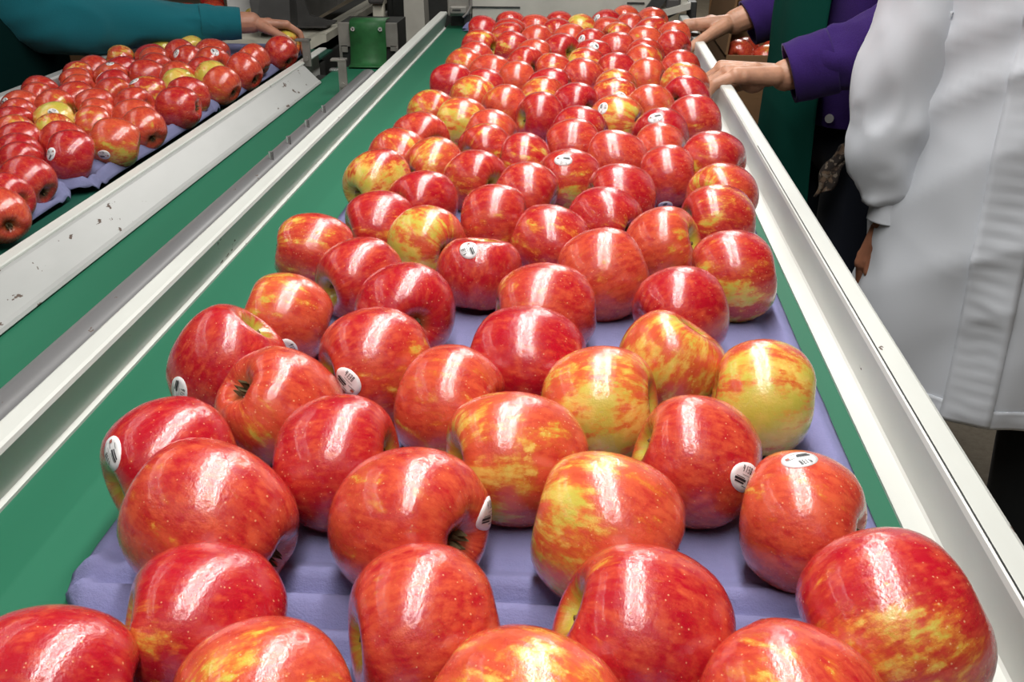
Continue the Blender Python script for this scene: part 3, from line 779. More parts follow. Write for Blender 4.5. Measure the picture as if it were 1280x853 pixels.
# ------------------------------------------------------------------ trays
def tray(label, x0, x1, y0, y1, zb, cups, m, nx=76, ny=90, H=0., slant=0.):
    t = None
    v = []; f = []
    cups = [c for c in cups if y0 - .05 < c[1] < y1 + .05]
    rc = .035
    for j in range(ny + 1):
        for i in range(nx + 1):
            s, q = i / nx, j / ny
            # denser towards the rim
            s = .5 - .5 * math.cos(math.pi * s) * (.35) - .325 * (1 - 2 * s); q = .5 - .5 * math.cos(math.pi * q) * .35 - .325 * (1 - 2 * q)
            y = y0 + q * (y1 - y0)
            ey = min(y - y0, y1 - y)
            ins = rc - math.sqrt(max(0, rc * rc - max(0, rc - ey) ** 2)) if ey < rc else 0
            x = x0 + ins + s * (x1 - x0 - 2 * ins)
            e = min(ey, x - x0, x1 - x)
            if ey < rc: e = min(e, x - x0 - ins * .8, x1 - x - ins * .8)
            e = max(e, 0)
            prof = cr([(0.0005,), (.0060,), (.0105,), (.0112,), (.0068,), (.0060,), (.0090,), (.0102,), (.0100,)], min(e / .040, 1))[0]
            z = prof + .0011 * noise.noise(Vector((x * 22, y * 22, 3)))
            z += .0030 * math.exp(-((ey - .017) / .004) ** 2) - .0050 * math.exp(-((ey - .0265) / .0035) ** 2) + .0030 * math.exp(-((ey - .036) / .004) ** 2) - .0035 * math.exp(-((ey - .050) / .005) ** 2)
            z += H * (1 + .10 * math.sin(y * 31)) * min(1, .55 + e / .05)
            for c in cups:
                d = math.hypot(x - c[0], y - c[1])
                if d < c[2] * .98:
                    h = (c[3] - zb) - math.sqrt(c[2] ** 2 - d * d) - .0006
                    if h < z + .004:
                        k = .0025; w = max(0, k - abs(z - h)) / k
                        z = min(z, h) - w * w * k * .25
            v.append((x + slant * (y - y0), y, zb + max(z, .0004)))
    n = nx + 1
    for j in range(ny):
        for i in range(nx): f.append((j * n + i, j * n + i + 1, (j + 1) * n + i + 1, (j + 1) * n + i))
    o = pyd('apple_tray', v, f, m, None, True)
    md = o.modifiers.new('thickness', 'SOLIDIFY'); md.thickness = .0012; md.offset = -.3
    tag(o, label, 'tray', 'moulded pulp apple trays')
    return o


# ------------------------------------------------------------------ apples
PROF = [(0, .50), (.05, .515), (.12, .63), (.23, .78), (.38, .865), (.56, .845), (.75, .715), (.90, .47), (.98, .18), (1.0, -.08), (.965, -.34), (.87, -.60), (.71, -.80), (.54, -.90), (.40, -.915), (.28, -.87), (.17, -.78), (.08, -.72), (0, -.71)]


def apple_mesh(k, nu=44, nv=40):
    rr = random.Random(k * 31 + 5)
    a2, a3, b2, b3 = rr.uniform(.008, .028), rr.uniform(.005, .016), rr.uniform(0, 6.28), rr.uniform(0, 6.28)
    el = (.98, .90, 1.06, .94, 1.02, .88)[k % 6]; tilt = rr.uniform(.02, .09); tp = rr.uniform(0, 6.28); lob = rr.uniform(.015, .045); taper = rr.uniform(-.02, .06)
    v = []; f = []
    for j in range(1, nv):
        t = j / nv; r, z = cr(PROF, t)
        for i in range(nu):
            p = 2 * math.pi * i / nu
            q = r * (1 + a2 * math.cos(2 * p + b2) + a3 * math.cos(3 * p + b3) + lob * math.cos(5 * p + b3) * max(0, -z - .1) * 1.1)
            q *= 1 + taper * z
            zz = z * el + tilt * q * math.cos(p - tp) * (.9 if z > 0 else .3) + (lob * .9 * math.cos(5 * p + b3) * r if z < -.7 else 0)
            v.append((q * math.cos(p), q * math.sin(p), zz))
    v += [(0, 0, PROF[0][1] * el), (0, 0, PROF[-1][1] * el)]; a = len(v) - 2; b = a + 1
    for j in range(nv - 2):
        for i in range(nu): f.append((j * nu + i, (j + 1) * nu + i, (j + 1) * nu + (i + 1) % nu, j * nu + (i + 1) % nu))
    for i in range(nu):
        f.append((a, i, (i + 1) % nu)); f.append((b, (nv - 2) * nu + (i + 1) % nu, (nv - 2) * nu + i))
    me = bpy.data.meshes.new('apple'); me.from_pydata([tuple(map(float, q)) for q in v], [], f); me.update()
    me.polygons.foreach_set('use_smooth', [True] * len(f)); me.materials.append(M_SKIN)
    return me, BVHTree.FromPolygons([Vector(q) for q in v], f), el


VAR = [apple_mesh(k) for k in range(6)]
g = G(); g.tube([(0, 0, .46), (.015, 0, .58), (.05, .02, .70), (.10, .03, .78)], [.035, .028, .03, .045], 8)
sm = bpy.data.meshes.new('stem'); sm.from_pydata(g.v, [], g.f); sm.materials.append(M_STEM); sm.polygons.foreach_set('use_smooth', [True] * len(sm.polygons))
g = G()
for i in range(5):
    a = i * 1.2566
    c, s = math.cos(a), math.sin(a); w = .05
    P = [(.03 * c - w * s, .03 * s + w * c, -.69), (.03 * c + w * s, .03 * s - w * c, -.69), (.13 * c + .03 * s, .13 * s - .03 * c, -.80), (.10 * c, .10 * s, -.93), (.13 * c - .03 * s, .13 * s + .03 * c, -.80)]
    Q = [(q[0] * .86, q[1] * .86, q[2] - .012) for q in P]
    g.add(P + Q, [(0, 1, 2, 3, 4), (9, 8, 7, 6, 5)] + [(i2, i2 + 5, (i2 + 1) % 5 + 5, (i2 + 1) % 5) for i2 in range(5)])
cm = bpy.data.meshes.new('calyx'); cm.from_pydata(g.v, [], g.f); cm.materials.append(M_CALYX)

SEG = {'4': 'fbgc', '1': 'bc', '3': 'abgcd', '0': 'abcdef'}


def sticker(ap, k, d_local, roll):
    me, bvh, el = VAR[k]
    d = Vector(d_local).normalized()
    u = d.orthogonal().normalized(); w = d.cross(u)
    c, s = math.cos(roll), math.sin(roll); u, w = u * c + w * s, w * c - u * s
    RX, RY = .270, .212

    def on(a, b, lift):
        q = d + (u * a + w * b) * (.86 if lift > .015 else 1)
        q.normalize()
        hit = bvh.ray_cast(q * 2.2, -q)
        p, nr = (hit[0], hit[1]) if hit[0] else (q, q)
        return p + q * lift
    v = [on(0, 0, .010)]; f = []; n = 24
    for j, r in enumerate((.34, .67, 1.0)):
        for i in range(n):
            a = 2 * math.pi * i / n; v.append(on(RX * r * math.cos(a), RY * r * math.sin(a), .010))
    for i in range(n):
        v.append(on(RX * math.cos(2 * math.pi * i / n), RY * math.sin(2 * math.pi * i / n), -.004))
    for i in range(n):
        f.append((0, 1 + i, 1 + (i + 1) % n))
        for j in range(3): f.append((1 + j * n + i, 1 + (j + 1) * n + i, 1 + (j + 1) * n + (i + 1) % n, 1 + j * n + (i + 1) % n))
    o = pyd('sticker', v, f, M_LABEL, ap, True)

    def ink(rects, m, name):
        vv = []; ff = []
        for (x0, y0, x1, y1) in rects:
            b = len(vv); na = 3
            for j in (0, 1):
                for i in range(na + 1): vv.append(on(x0 + (x1 - x0) * i / na, y0 + (y1 - y0) * j, .0165))
            ff += [(b + i, b + i + 1, b + na + 2 + i, b + na + 1 + i) for i in range(na)]
        return pyd(name, vv, ff, m, o)
    R_ = [(-.22, -.075, .02, -.035), (-.20, -.115, .0, -.088), (-.20, -.022, -.02, -.012), (.06, -.028, .22, -.018), (-.10, .03, .12, .036), (-.02, -.15, .10, -.14)]
    x = -.13; hh = .055; ww = .034; y = .075; k_ = .012
    for ch in '4130':
        for sg in SEG[ch]:
            R_.append({'a': (x, y + 2 * hh - k_, x + ww, y + 2 * hh), 'b': (x + ww - k_, y + hh, x + ww, y + 2 * hh), 'c': (x + ww - k_, y, x + ww, y + hh), 'd': (x, y, x + ww, y + k_), 'e': (x, y, x + k_, y + hh), 'f': (x, y + hh, x + k_, y + 2 * hh), 'g': (x, y + hh - k_ / 2, x + ww, y + hh + k_ / 2)}[sg])
        x += ww + .022
    ink(R_, M_INK, 'print')
    ink([(.15, -.09, .22, -.04)], M_REDINK, 'red_mark')
    return o


ORD = ['first', 'second', 'third', 'fourth', 'fifth', 'sixth', 'seventh', 'eighth', 'ninth', 'tenth', 'eleventh', 'twelfth', 'thirteenth', 'fourteenth', 'fifteenth', 'sixteenth', 'seventeenth', 'eighteenth', 'nineteenth', 'twentieth', 'twenty-first', 'twenty-second', 'twenty-third', 'twenty-fourth', 'twenty-fifth', 'twenty-sixth', 'twenty-seventh', 'twenty-eighth', 'twenty-ninth', 'thirtieth', 'thirty-first']


def colour(yl, dk):
    if yl > .75: return 'mostly yellow'
    if yl > .5: return 'yellow-streaked'
    if dk > .72: return 'deep red'
    return 'orange-red' if dk < .3 else 'bright red'


na = [0]


def make_apple(P, r, ax, yl, dk, pd, st=None, label='', group=None, ends=True):
    k = na[0] % 6; na[0] += 1
    me, bvh, el = VAR[k]
    o = bpy.data.objects.new('apple', me); COL.objects.link(o)
    q = Vector((0, 0, 1)).rotation_difference(Vector(ax)) @ Quaternion((0, 0, 1), (na[0] * 2.39996) % 6.283)
    o.rotation_mode = 'QUATERNION'; o.rotation_quaternion = q; o.scale = (r, r, r); o.location = P
    qi = q.inverted()
    o['yellow_share'] = float(yl); o['redness'] = float(dk); o['seed'] = float((na[0] * 1.37) % 17.)
    o['yellow_side'] = [float(c) for c in (qi @ Vector(pd).normalized())]
    tag(o, label, 'apple', group)
    if ends:
        for nm, m_ in (('stem', sm), ('calyx', cm)):
            c = bpy.data.objects.new(nm, m_); COL.objects.link(c); c.parent = o
            c.scale = (1, 1, el)
    if st: sticker(o, k, qi @ Vector(st[:3]), R(st[3]))
    return o


# main belt: rows of four, told off from the front
ROWS = [list(range(4 * i, 4 * i + 4)) for i in range(18)] + [[73, 74, 75, 76], [72, 77, 78, 79], [80, 81, 82, 83], [86, 87, 84, 85], [89, 90, 88, 91], [93, 94, 92, 95], [96, 99, 97, 98], [100, 102, 101, 103], [106, 107, 108, 104], [105, 110, 111, 109], [112, 113, 114, 116, 115]]
where = {}
for ri, row in enumerate(ROWS):
    row = sorted(row, key=lambda i: MAIN_APPLES[i][0])
    for ci, i in enumerate(row):
        c = 'leftmost' if ci == 0 else 'rightmost' if ci == len(row) - 1 else ORD[ci] + ' from left'
        where[i] = '%s in the %s row of the main belt' % (c, ORD[ri])
cups = []
for i, (x, y, r, ax, yl, dk, pd, st) in enumerate(MAIN_APPLES):
    r /= 10000; x /= 1000; y /= 1000; z = .9045 + r
    cups.append((x, y, r, z))
    make_apple((x, y, z), r, ax, yl, dk, pd, st, '%s%s apple, %s' % ('stickered ' if st else '', colour(yl, dk), where[i]), 'apples in trays on the main belt')
TB = [(-.19, .372), (.368, .918), (.914, 1.225), (1.221, 1.735), (1.731, 2.345)]
TL = ['lavender pulp tray nearest the viewer on the main belt', 'lavender pulp tray, second from the viewer on the main belt', 'lavender pulp tray, third from the viewer on the main belt', 'lavender pulp tray, fourth from the viewer on the main belt', 'lavender pulp tray at the far end of the main belt']
for (y0, y1), lb in zip(TB, TL):
    tray(lb, -.262, .172 if y0 < .9 else .178, y0, y1, BZ + .0006, cups, M_PULP, 84, 150 if y0 < .9 else 90)
# empty tray tip at the far left of the main belt
o = tray('corner of an empty lavender tray under the hood at the far end', -.292, -.255, 2.34, 2.42, BZ + .004, [], M_PULP, 14, 14)

# left belt: lanes told off from the rail
edges = [-.725, -.77, -.813, -.853, -.888, -.93, -.968, -1.005]
lanes = {}
for i, a in enumerate(SIDE_APPLES):
    lanes.setdefault(sum(a[0] / 1000 < e for e in edges), []).append((a[1], i))
where = {}
for ln, lst in lanes.items():
    for n_, (_, i) in enumerate(sorted(lst)):
        where[i] = '%s from the front in the %s lane off the rail, left belt' % (ORD[n_], ORD[ln])
cups = []
for i, (x, y, r, ax, yl, dk, pd, st) in enumerate(SIDE_APPLES):
    r /= 10000; x /= 1000; y /= 1000; z = .820 + r
    cups.append((x, y, r, z))
    lb = '%s apple, %s' % (colour(yl, dk), where[i])
    if i == 1: lb = 'yellow-orange apple under the fingers of the teal sleeved worker'
    make_apple((x, y, z), r, ax, yl, dk, pd, st, lb, 'apples in trays on the left belt')
for (y0, y1), lb in zip([(.62, 1.33), (1.326, 1.90), (1.896, 2.54)], ['nearest grey lavender pulp tray on the left belt', 'middle grey lavender pulp tray on the left belt', 'farthest grey lavender pulp tray on the left belt, half empty under the hand']):
    tray(lb, -1.052, -.720 if y0 < 1 else -.702, y0, y1, .8148, cups, M_PULP2, H=.014)

# loose apples in the two cartons
for (x, y, z, r, yl, dk, pd, ax, lb) in [
    (.372, 2.572, .822, .037, .25, .3, (0, -.5, .8), (.4, .9, .1), 'orange-red apple at the near left corner of the open carton on the right'),
    (.445, 2.575, .806, .040, .62, .2, (.8, -.4, .4), (1, .2, .2), 'red and yellow apple beside the left one in the open carton on the right'),
    (.52, 2.60, .812, .039, .7, .2, (.3, -.4, .8), (.3, .2, .9), 'yellow-streaked apple behind the purple cuff in the open carton'),
    (.40, 2.66, .812, .039, .2, .4, (0, 0, 1), (.3, .8, .2), 'red apple in the second row of the open carton on the right'),
    (.48, 2.67, .812, .039, .3, .4, (0, 0, 1), (.7, .3, .2), 'red apple farther back in the open carton on the right'),
    (-1.135, 2.865, .858, .040, .3, .6, (0, -.5, .5), (1, .2, .1), 'red apple just above the teal sleeve, leftmost in the bulk carton'),
    (-1.055, 2.865, .868, .040, .35, .3, (0, -.5, .5), (.6, .5, .3), 'orange-red apple second from left in the bulk carton'),
    (-.985, 2.90, .872, .038, .2, .8, (0, -.5, .5), (.9, .2, .1), 'deep red apple third from left in the bulk carton'),
    (-.935, 2.86, .868, .038, 1.0, .1, (0, -.5, .8), (.3, .3, .9), 'lime yellow apple at the corner of the bulk carton beside the chute'),
    (-1.00, 2.95, .90, .038, .3, .2, (0, -.5, .8), (.3, .9, .1), 'orange apple heaped behind the lime yellow one in the bulk carton'),
    (-1.09, 2.95, .895, .039, .2, .7, (0, -.5, .8), (.8, .3, .1), 'red apple heaped in the second row of the bulk carton'),
    (-.945, 3.03, .90, .038, .35, .5, (0, -.5, .8), (.8, .3, .1), 'red apple heaped at the back by the carton liner')]:
    make_apple((x, y, z), r, Vector(ax).normalized(), yl, dk, pd, None, lb, 'loose apples in cartons')


# ------------------------------------------------------------------ people
def V(*a): return Vector(a)


def hand(F, wrist, fwd, pn, thumb, curl, tcurl=.35, k=1., spread=.06):
    """palm, four fingers of unequal length and a thumb; pn is the way the palm looks, thumb the thumb side"""
    f = Vector(fwd).normalized(); n = Vector(pn); n = (n - f * n.dot(f)).normalized(); s = Vector(thumb); s = (s - f * s.dot(f) - n * s.dot(n)).normalized()
    w = Vector(wrist)
    offs = (.030, .0105, -.0095, -.0285); ml = (.086, .089, .084, .075); fl = (.96, 1.06, .98, .78)
    kn = []
    for i in range(4):
        b = w + (f * .016 + s * offs[i] * .42) * k; q = w + (f * ml[i] + s * offs[i]) * k; kn.append(q)
        F.limb(b, q, .0140 * k, .0115 * k)
    for i in range(3): F.limb(kn[i] - f * .012 * k, kn[i + 1] - f * .012 * k, .0105 * k, .0105 * k)
    F.ball(w + (f * .045 + n * .006) * k, (.030 * k,) * 3 if False else .022 * k)
    for i in range(4):
        d0 = (f + s * (offs[i] * spread / .03)).normalized(); a = 0; p = kn[i]; c = curl[i]
        rad = (.0094, .0082, .0074, .0062)
        for j, (L_, cc) in enumerate(zip((.041, .027, .021), c)):
            a += cc; d = d0 * math.cos(a) + n * math.sin(a); q = p + d * L_ * fl[i] * k
            F.limb(p, q, rad[j] * k, rad[j + 1] * k, 12); p = q
    b = w + (f * .018 + s * .020 + n * .006) * k
    d = (f * .62 + s * .66 + n * .35).normalized(); p = b; a = 0
    for j, L_ in enumerate((.044, .033, .027)):
        d = (d + f * tcurl * (.4 if j else 0) + n * tcurl * (.5 if j else 0)).normalized(); q = p + d * L_ * k
        F.limb(p, q, (.0150, .0115, .0098)[j] * k, (.0115, .0098, .0078)[j] * k, 12); p = q


def sleeve(name, pts, rads, m, body, amp=.006, freq=9., seed=0., nv=90, nu=44, thick=.003, cuffs=True):
    P = [cr(pts, i / nv) for i in range(nv + 1)]; Rr = [float(cr([(r,) for r in rads], i / nv)[0]) for i in range(nv + 1)]

    def disp(t, a):
        w = math.sin(2 * math.pi * (t * freq + .35 * math.sin(a + seed) + .2 * math.sin(2 * a + seed * 2)) + seed)
        n_ = noise.noise(Vector((math.cos(a) * 1.3, math.sin(a) * 1.3, t * freq * .9 + seed * 7)))
        r_ = (1 - abs(2.2 * noise.noise(Vector((math.cos(a) * 1.1 + t * 2, math.sin(a) * 1.1, t * freq * 1.2 + seed * 3))))) ** 2
        return amp * (.45 * w * (.4 + .6 * math.sin(a * .5 + seed) ** 2) + .9 * n_ + .7 * r_ - .3) * min(1, 8 * (1 - t), 8 * t + .3)
    v, f = tube_geo(P, Rr, nu, False, 1., disp)
    o = pyd(name, v, f, m, None, True); md = o.modifiers.new('t', 'SOLIDIFY'); md.thickness = thick; md.offset = -1
    put(o, body); return o


def loft(rings, sec=None, nu=72, off=0., disp=None):
    """rings: (z, half width, half depth, centre y); front looks to local -y; sec = (a0, a1) part of the way round"""
    v = []; f = []; nz = len(rings) - 1; m = 90
    a0, a1 = sec if sec else (0, 2 * math.pi)
    cols = nu if not sec else nu + 1
    for j in range(m + 1):
        z, a, b, cy = cr(rings, j / m)
        for i in range(cols):
            t = a0 + (a1 - a0) * i / nu
            c, s = math.cos(t), math.sin(t)
            e = 2.5; k = (abs(c) ** e + abs(s) ** e) ** (-1 / e)
            d = off + (disp(t, z, j / m) if disp else 0)
            v.append(((a + d) * c * k, cy + (b + d) * s * k, z))
    for j in range(m):
        for i in range(nu):
            f.append((j * cols + i, j * cols + (i + 1) % cols, (j + 1) * cols + (i + 1) % cols, (j + 1) * cols + i))
    return v, f


def garment(name, geo, m, body, X, thick=.003):
    v, f = geo
    o = pyd(name, [X @ Vector(q) for q in v], f, m, None, True)
    bm = bmesh.new(); bm.from_mesh(o.data); bmesh.ops.recalc_face_normals(bm, faces=bm.faces[:]); bm.to_mesh(o.data); bm.free()
    if thick:
        md = o.modifiers.new('t', 'SOLIDIFY'); md.thickness = thick; md.offset = 0
    put(o, body); return o


def person(label, X, base, fleshmat, arms, hands, head_at, legs, sh, torso):
    """one skin: trunk, neck, head, legs, arms and hands"""
    F = Flesh()
    L = lambda x, y, z: X @ Vector((x, y, z))
    for i in range(len(torso) - 1):
        z0, a0, b0, y0 = torso[i]; z1, a1, b1, y1 = torso[i + 1]
        for q in range(3):
            t = q / 3; z = z0 + (z1 - z0) * t; a = a0 + (a1 - a0) * t; b = b0 + (b1 - b0) * t; y = y0 + (y1 - y0) * t
            F.ball(L(0, y, z), (a * .84, b * .80, .07), X.to_3x3().to_4x4())
    hl = Vector(head_at)
    F.limb(L(0, torso[0][3], torso[0][0] - .02), hl + V(0, 0, -.09), .060, .052)
    for a in arms:
        p = [Vector(q) for q in a[0]]; p[2] = p[1].lerp(p[2], .55); F.chain(p, [a[1][0], a[1][1] * .92, .027])
    for hip, knee, ank in legs:
        F.chain([hip, knee, ank], [.078, .056, .042]); F.limb(Vector(ank) + V(0, 0, -.03), L(*(X.inverted() @ Vector(ank))) + X.to_3x3() @ V(0, -.13, -.05), .04, .03)
    v, f = F.melt(.011, 8)
    Hd = Flesh(); Q = X.to_3x3().to_4x4(); h = lambda x, y, z: hl + Q @ V(x, y, z)
    Hd.ball(h(0, .008, .02), (.074, .094, .098), Q); Hd.ball(h(0, -.020, -.045), (.056, .064, .068), Q); Hd.ball(h(0, -.055, -.090), (.026, .022, .020), Q)
    Hd.limb(h(0, -.082, .018), h(0, -.106, -.028), .009, .014); Hd.ball(h(.012, -.098, -.032), .009); Hd.ball(h(-.012, -.098, -.032), .009)
    Hd.ball(h(0, -.082, -.058), (.024, .010, .006), Q); Hd.ball(h(0, -.081, -.069), (.021, .010, .006), Q)
    Hd.limb(h(-.045, -.076, .032), h(.045, -.076, .032), .010, .010)
    for s in (-1, 1): Hd.ball(h(s * .076, .012, -.006), (.010, .018, .031), Q); Hd.ball(h(s * .036, -.066, -.028), (.020, .016, .018), Q)
    Hd.limb(h(0, .02, -.05), h(0, .03, -.14), .052, .055)
    v2, f2 = Hd.melt(.0042, 4)
    f += [tuple(i + len(v) for i in q) for q in f2]; v += v2
    for hd in hands:
        Hn = Flesh(); hand(Hn, **hd['h']); Hn.chain([hd['h']['wrist'], hd['arm']], [.0245, hd.get('r', .030)])
        v2, f2 = Hn.melt(.0019, 4)
        f += [tuple(i + len(v) for i in q) for q in f2]; v += v2
    o = pyd('person', [Vector(q) - Vector(base) for q in v], f, fleshmat, None, True); o.location = base
    tag(o, label, 'person')
    # hair and eyes
    H = Flesh(); H.ball(h(0, .020, .030), (.083, .098, .100), Q); H.ball(h(0, .075, -.02), (.066, .05, .09), Q); H.ball(h(0, .11, .02), (.04, .04, .045), Q)
    hv, hf = H.melt(.007, 3)
    keep = []
    for q in hf:
        c = sum((Vector(hv[i]) for i in q), Vector()) / len(q); c = Q.inverted() @ (c - hl)
        if not (c.y < -.030 and c.z < .075): keep.append(q)
    put(pyd('hair', hv, keep, M_HAIR, None, True), o)
    for s in (-1, 1):
        g = G(); g.add(*sphere_geo(h(s * .032, -.070, .008), .0115)); e = put(g.obj('eye', M_EYE, None, True), o)
        g = G(); g.add(*sphere_geo(h(s * .032, -.0790, .008), (.0058, .0035, .0058), 12, 8, Q)); put(g.obj('iris', M_IRIS), e)
    return o


def trousers(name, legs, waist, m, body, X, r=(.098, .082, .068, .064)):
    F = Flesh()
    for hip, knee, ank in legs:
        a = Vector(ank) + V(0, 0, .02); k = Vector(knee)
        F.chain([hip, k, (k + a) / 2, a], r)
    F.ball(waist, (.165, .120, .12), X.to_3x3().to_4x4())
    v, f = F.melt(.010, 4)
    return put(pyd(name, v, f, m, None, True), body)


def shoes(legs, X, body):
    for hip, knee, ank in legs:
        p = Vector(ank); F = Flesh(); d = X.to_3x3() @ V(0, -1, 0)
        F.limb((p.x, p.y, .05), Vector((p.x, p.y, .038)) + d * .15, .046, .036); F.limb((p.x, p.y, .09), (p.x, p.y, .05), .048, .048)
        v, f = F.melt(.007, 4); v = [(q[0], q[1], max(q[2], 0)) for q in v]
        put(pyd('shoe', v, f, M_SHOE, None, True), body)


def Xf(x, y, deg): return Matrix.Translation((x, y, 0)) @ Matrix.Rotation(R(deg), 4, 'Z')


# --- the person in the white coat
X = Xf(.628, 1.45, -20)
legs = [((.545, 1.48, .80), (.515, 1.46, .46), (.515, 1.48, .09)), ((.715, 1.46, .80), (.745, 1.43, .46), (.755, 1.45, .09))]
armR = [(.470, 1.49, 1.37), (.448, 1.47, 1.02), (.455, 1.45, .79)]
armL = [(.755, 1.41, 1.37), (.80, 1.40, 1.05), (.80, 1.30, .83)]
TW = [(1.42, .10, .07, .01), (1.36, .155, .10, .01), (1.2, .135, .105, 0), (1.02, .115, .105, 0), (.88, .130, .115, .0), (.78, .140, .115, .01)]
wp = person('person in a long white coat standing at the right side rail, arm hanging down', X, (.628, 1.45, 0), M_FLESH2,
            [(armR, [.052, .040, .028]), (armL, [.052, .040, .028])],
            [dict(h=dict(wrist=(.452, 1.445, .770), fwd=(-.10, -.10, -1), pn=(.6, .5, 0), thumb=(-.4, -1, 0), curl=[(.35, .5, .4)] * 4, tcurl=.3), arm=(.455, 1.45, .86)),
             dict(h=dict(wrist=(.80, 1.29, .82), fwd=(-.1, -.2, -1), pn=(-1, .2, 0), thumb=(-.2, -1, 0), curl=[(.3, .5, .4)] * 4), arm=(.80, 1.33, .90))],
            (.595, 1.42, 1.60), legs, None, TW)
CR = [(1.455, .085, .075, .01), (1.42, .150, .095, .01), (1.33, .185, .118, .0), (1.20, .172, .125, .0), (1.06, .156, .126, .0), (.94, .166, .132, .0), (.86, .184, .140, .0), (.78, .188, .148, .0), (.66, .197, .156, .0), (.58, .203, .162, 0), (.515, .208, .164, 0)]


def coat_folds(t, z, u):
    x = math.cos(t); fr = max(0, -math.sin(t))
    s = x * .16
    d = 0
    ph = (s * .75 - (z - .9) * .95)
    w = noise.noise(Vector((s * 5, z * 4, 1.7)))
    q = 1 - 2 * abs(math.sin(ph * 33 + w * 2.2)) ** .8
    d += .0105 * q * math.exp(-((z - .92) / .22) ** 2) * max(.15, min(1, .55 - 1.6 * x)) * (.75 + .7 * noise.noise(Vector((s * 6 + 2, z * 5, 5))))
    d += .006 * (1 - abs(2 * noise.noise(Vector((s * 7 + 3, z * 4, 9.3))))) ** 2
    d += .009 * noise.noise(Vector((x * 1.6 + 4, math.sin(t) * 1.6, z * 4.2)))
    d += .004 * noise.noise(Vector((x * 5 + 4, math.sin(t) * 5, z * 9)))
    d += .010 * math.sin(t * 7 + 1.3 * math.sin(z * 6)) * max(0, (.80 - z) / .35)
    return d


garment('coat', loft(CR, None, 96, .0, coat_folds), M_WHITE, wp, X, .004)
coat = [c for c in wp.children if c.name.startswith('coat')][0]


def strip(name, x0, x1, ztop, zbot, off, m, par, crk=.002, nx=8, nz=150, slant=0.):
    v = []; f = []
    for j in range(nz + 1):
        z = ztop + (zbot - ztop) * j / nz
        u = 0
        lo, hi = 0., 1.
        for _ in range(24):
            u = (lo + hi) / 2
            if cr(CR, u)[0] > z: lo = u
            else: hi = u
        _, a, b, cy = cr(CR, u)
        for i in range(nx + 1):
            x = x0 + (x1 - x0) * i / nx + slant * (ztop - z)
            # solve angle on the superellipse for this x
            c = max(-.99, min(.99, x / a)); y = -b * (1 - abs(c) ** 2.5) ** (1 / 2.5)
            t = math.atan2(y / b, c)
            d = coat_folds(t, z, u)
            edge = min(i, nx - i) / nx
            o_ = off + crk * math.sin(z * 300 + 3 * noise.noise(Vector((i * .4, z * 12, 0)))) * (.3 + min(1, edge * 3)) * (.5 + .8 * noise.noise(Vector((2, z * 7, i * .2))))
            v.append(X @ Vector((x * (1 + d / a), y + cy - d - o_, z)))
    for j in range(nz):
        for i in range(nx): f.append((j * (nx + 1) + i, j * (nx + 1) + i + 1, (j + 1) * (nx + 1) + i + 1, (j + 1) * (nx + 1) + i))
    o = pyd(name, v, f, m, None, True); md = o.modifiers.new('t', 'SOLIDIFY'); md.thickness = .003; md.offset = 0
    put(o, par); return o


strip('placket', -.045, .020, 1.36, .518, .0055, M_WHITE, coat, .0011)
strip('hem_band', -.205, .205, .545, .516, .003, M_WHITE, coat, .0006, 60, 6)
strip('pocket_welt', -.142, -.126, 1.07, .965, .006, M_WHITE, coat, .0006, 4, 30, -.10)
g = G(); g.box((-.006, -.1445, .8155), (.028, -.1425, .8175)); bh = g.obj('buttonhole', M_PANEL); bh.data.transform(X); put(bh, coat)
sleeve('sleeve', [(.57, 1.465, 1.365), (.490, 1.49, 1.355), (.468, 1.475, 1.25), (.456, 1.465, 1.10), (.443, 1.46, .965), (.440, 1.455, .885), (.4515, 1.448, .815), (.455, 1.446, .795)], [.050, .074, .070, .062, .066, .064, .046, .032], M_WHITE, coat, .0085, 5.5, .6, thick=.002)
sleeve('cuff', [(.455, 1.446, .803), (.454, 1.445, .785), (.453, 1.444, .768)], [.0335, .0335, .034], M_WHITE, coat, .0006, 2, .1, 10, thick=.003)
sleeve('sleeve', [(.665, 1.435, 1.365), (.742, 1.41, 1.355), (.775, 1.40, 1.25), (.80, 1.40, 1.08), (.80, 1.37, .98), (.80, 1.33, .90), (.80, 1.31, .86)], [.050, .074, .070, .064, .066, .056, .034], M_WHITE, coat, .008, 5.5, 2.2, thick=.002)
trousers('trousers', legs, X @ V(0, .01, .84), M_TROUSER, wp, X, (.092, .072, .064, .060))
shoes(legs, X, wp)

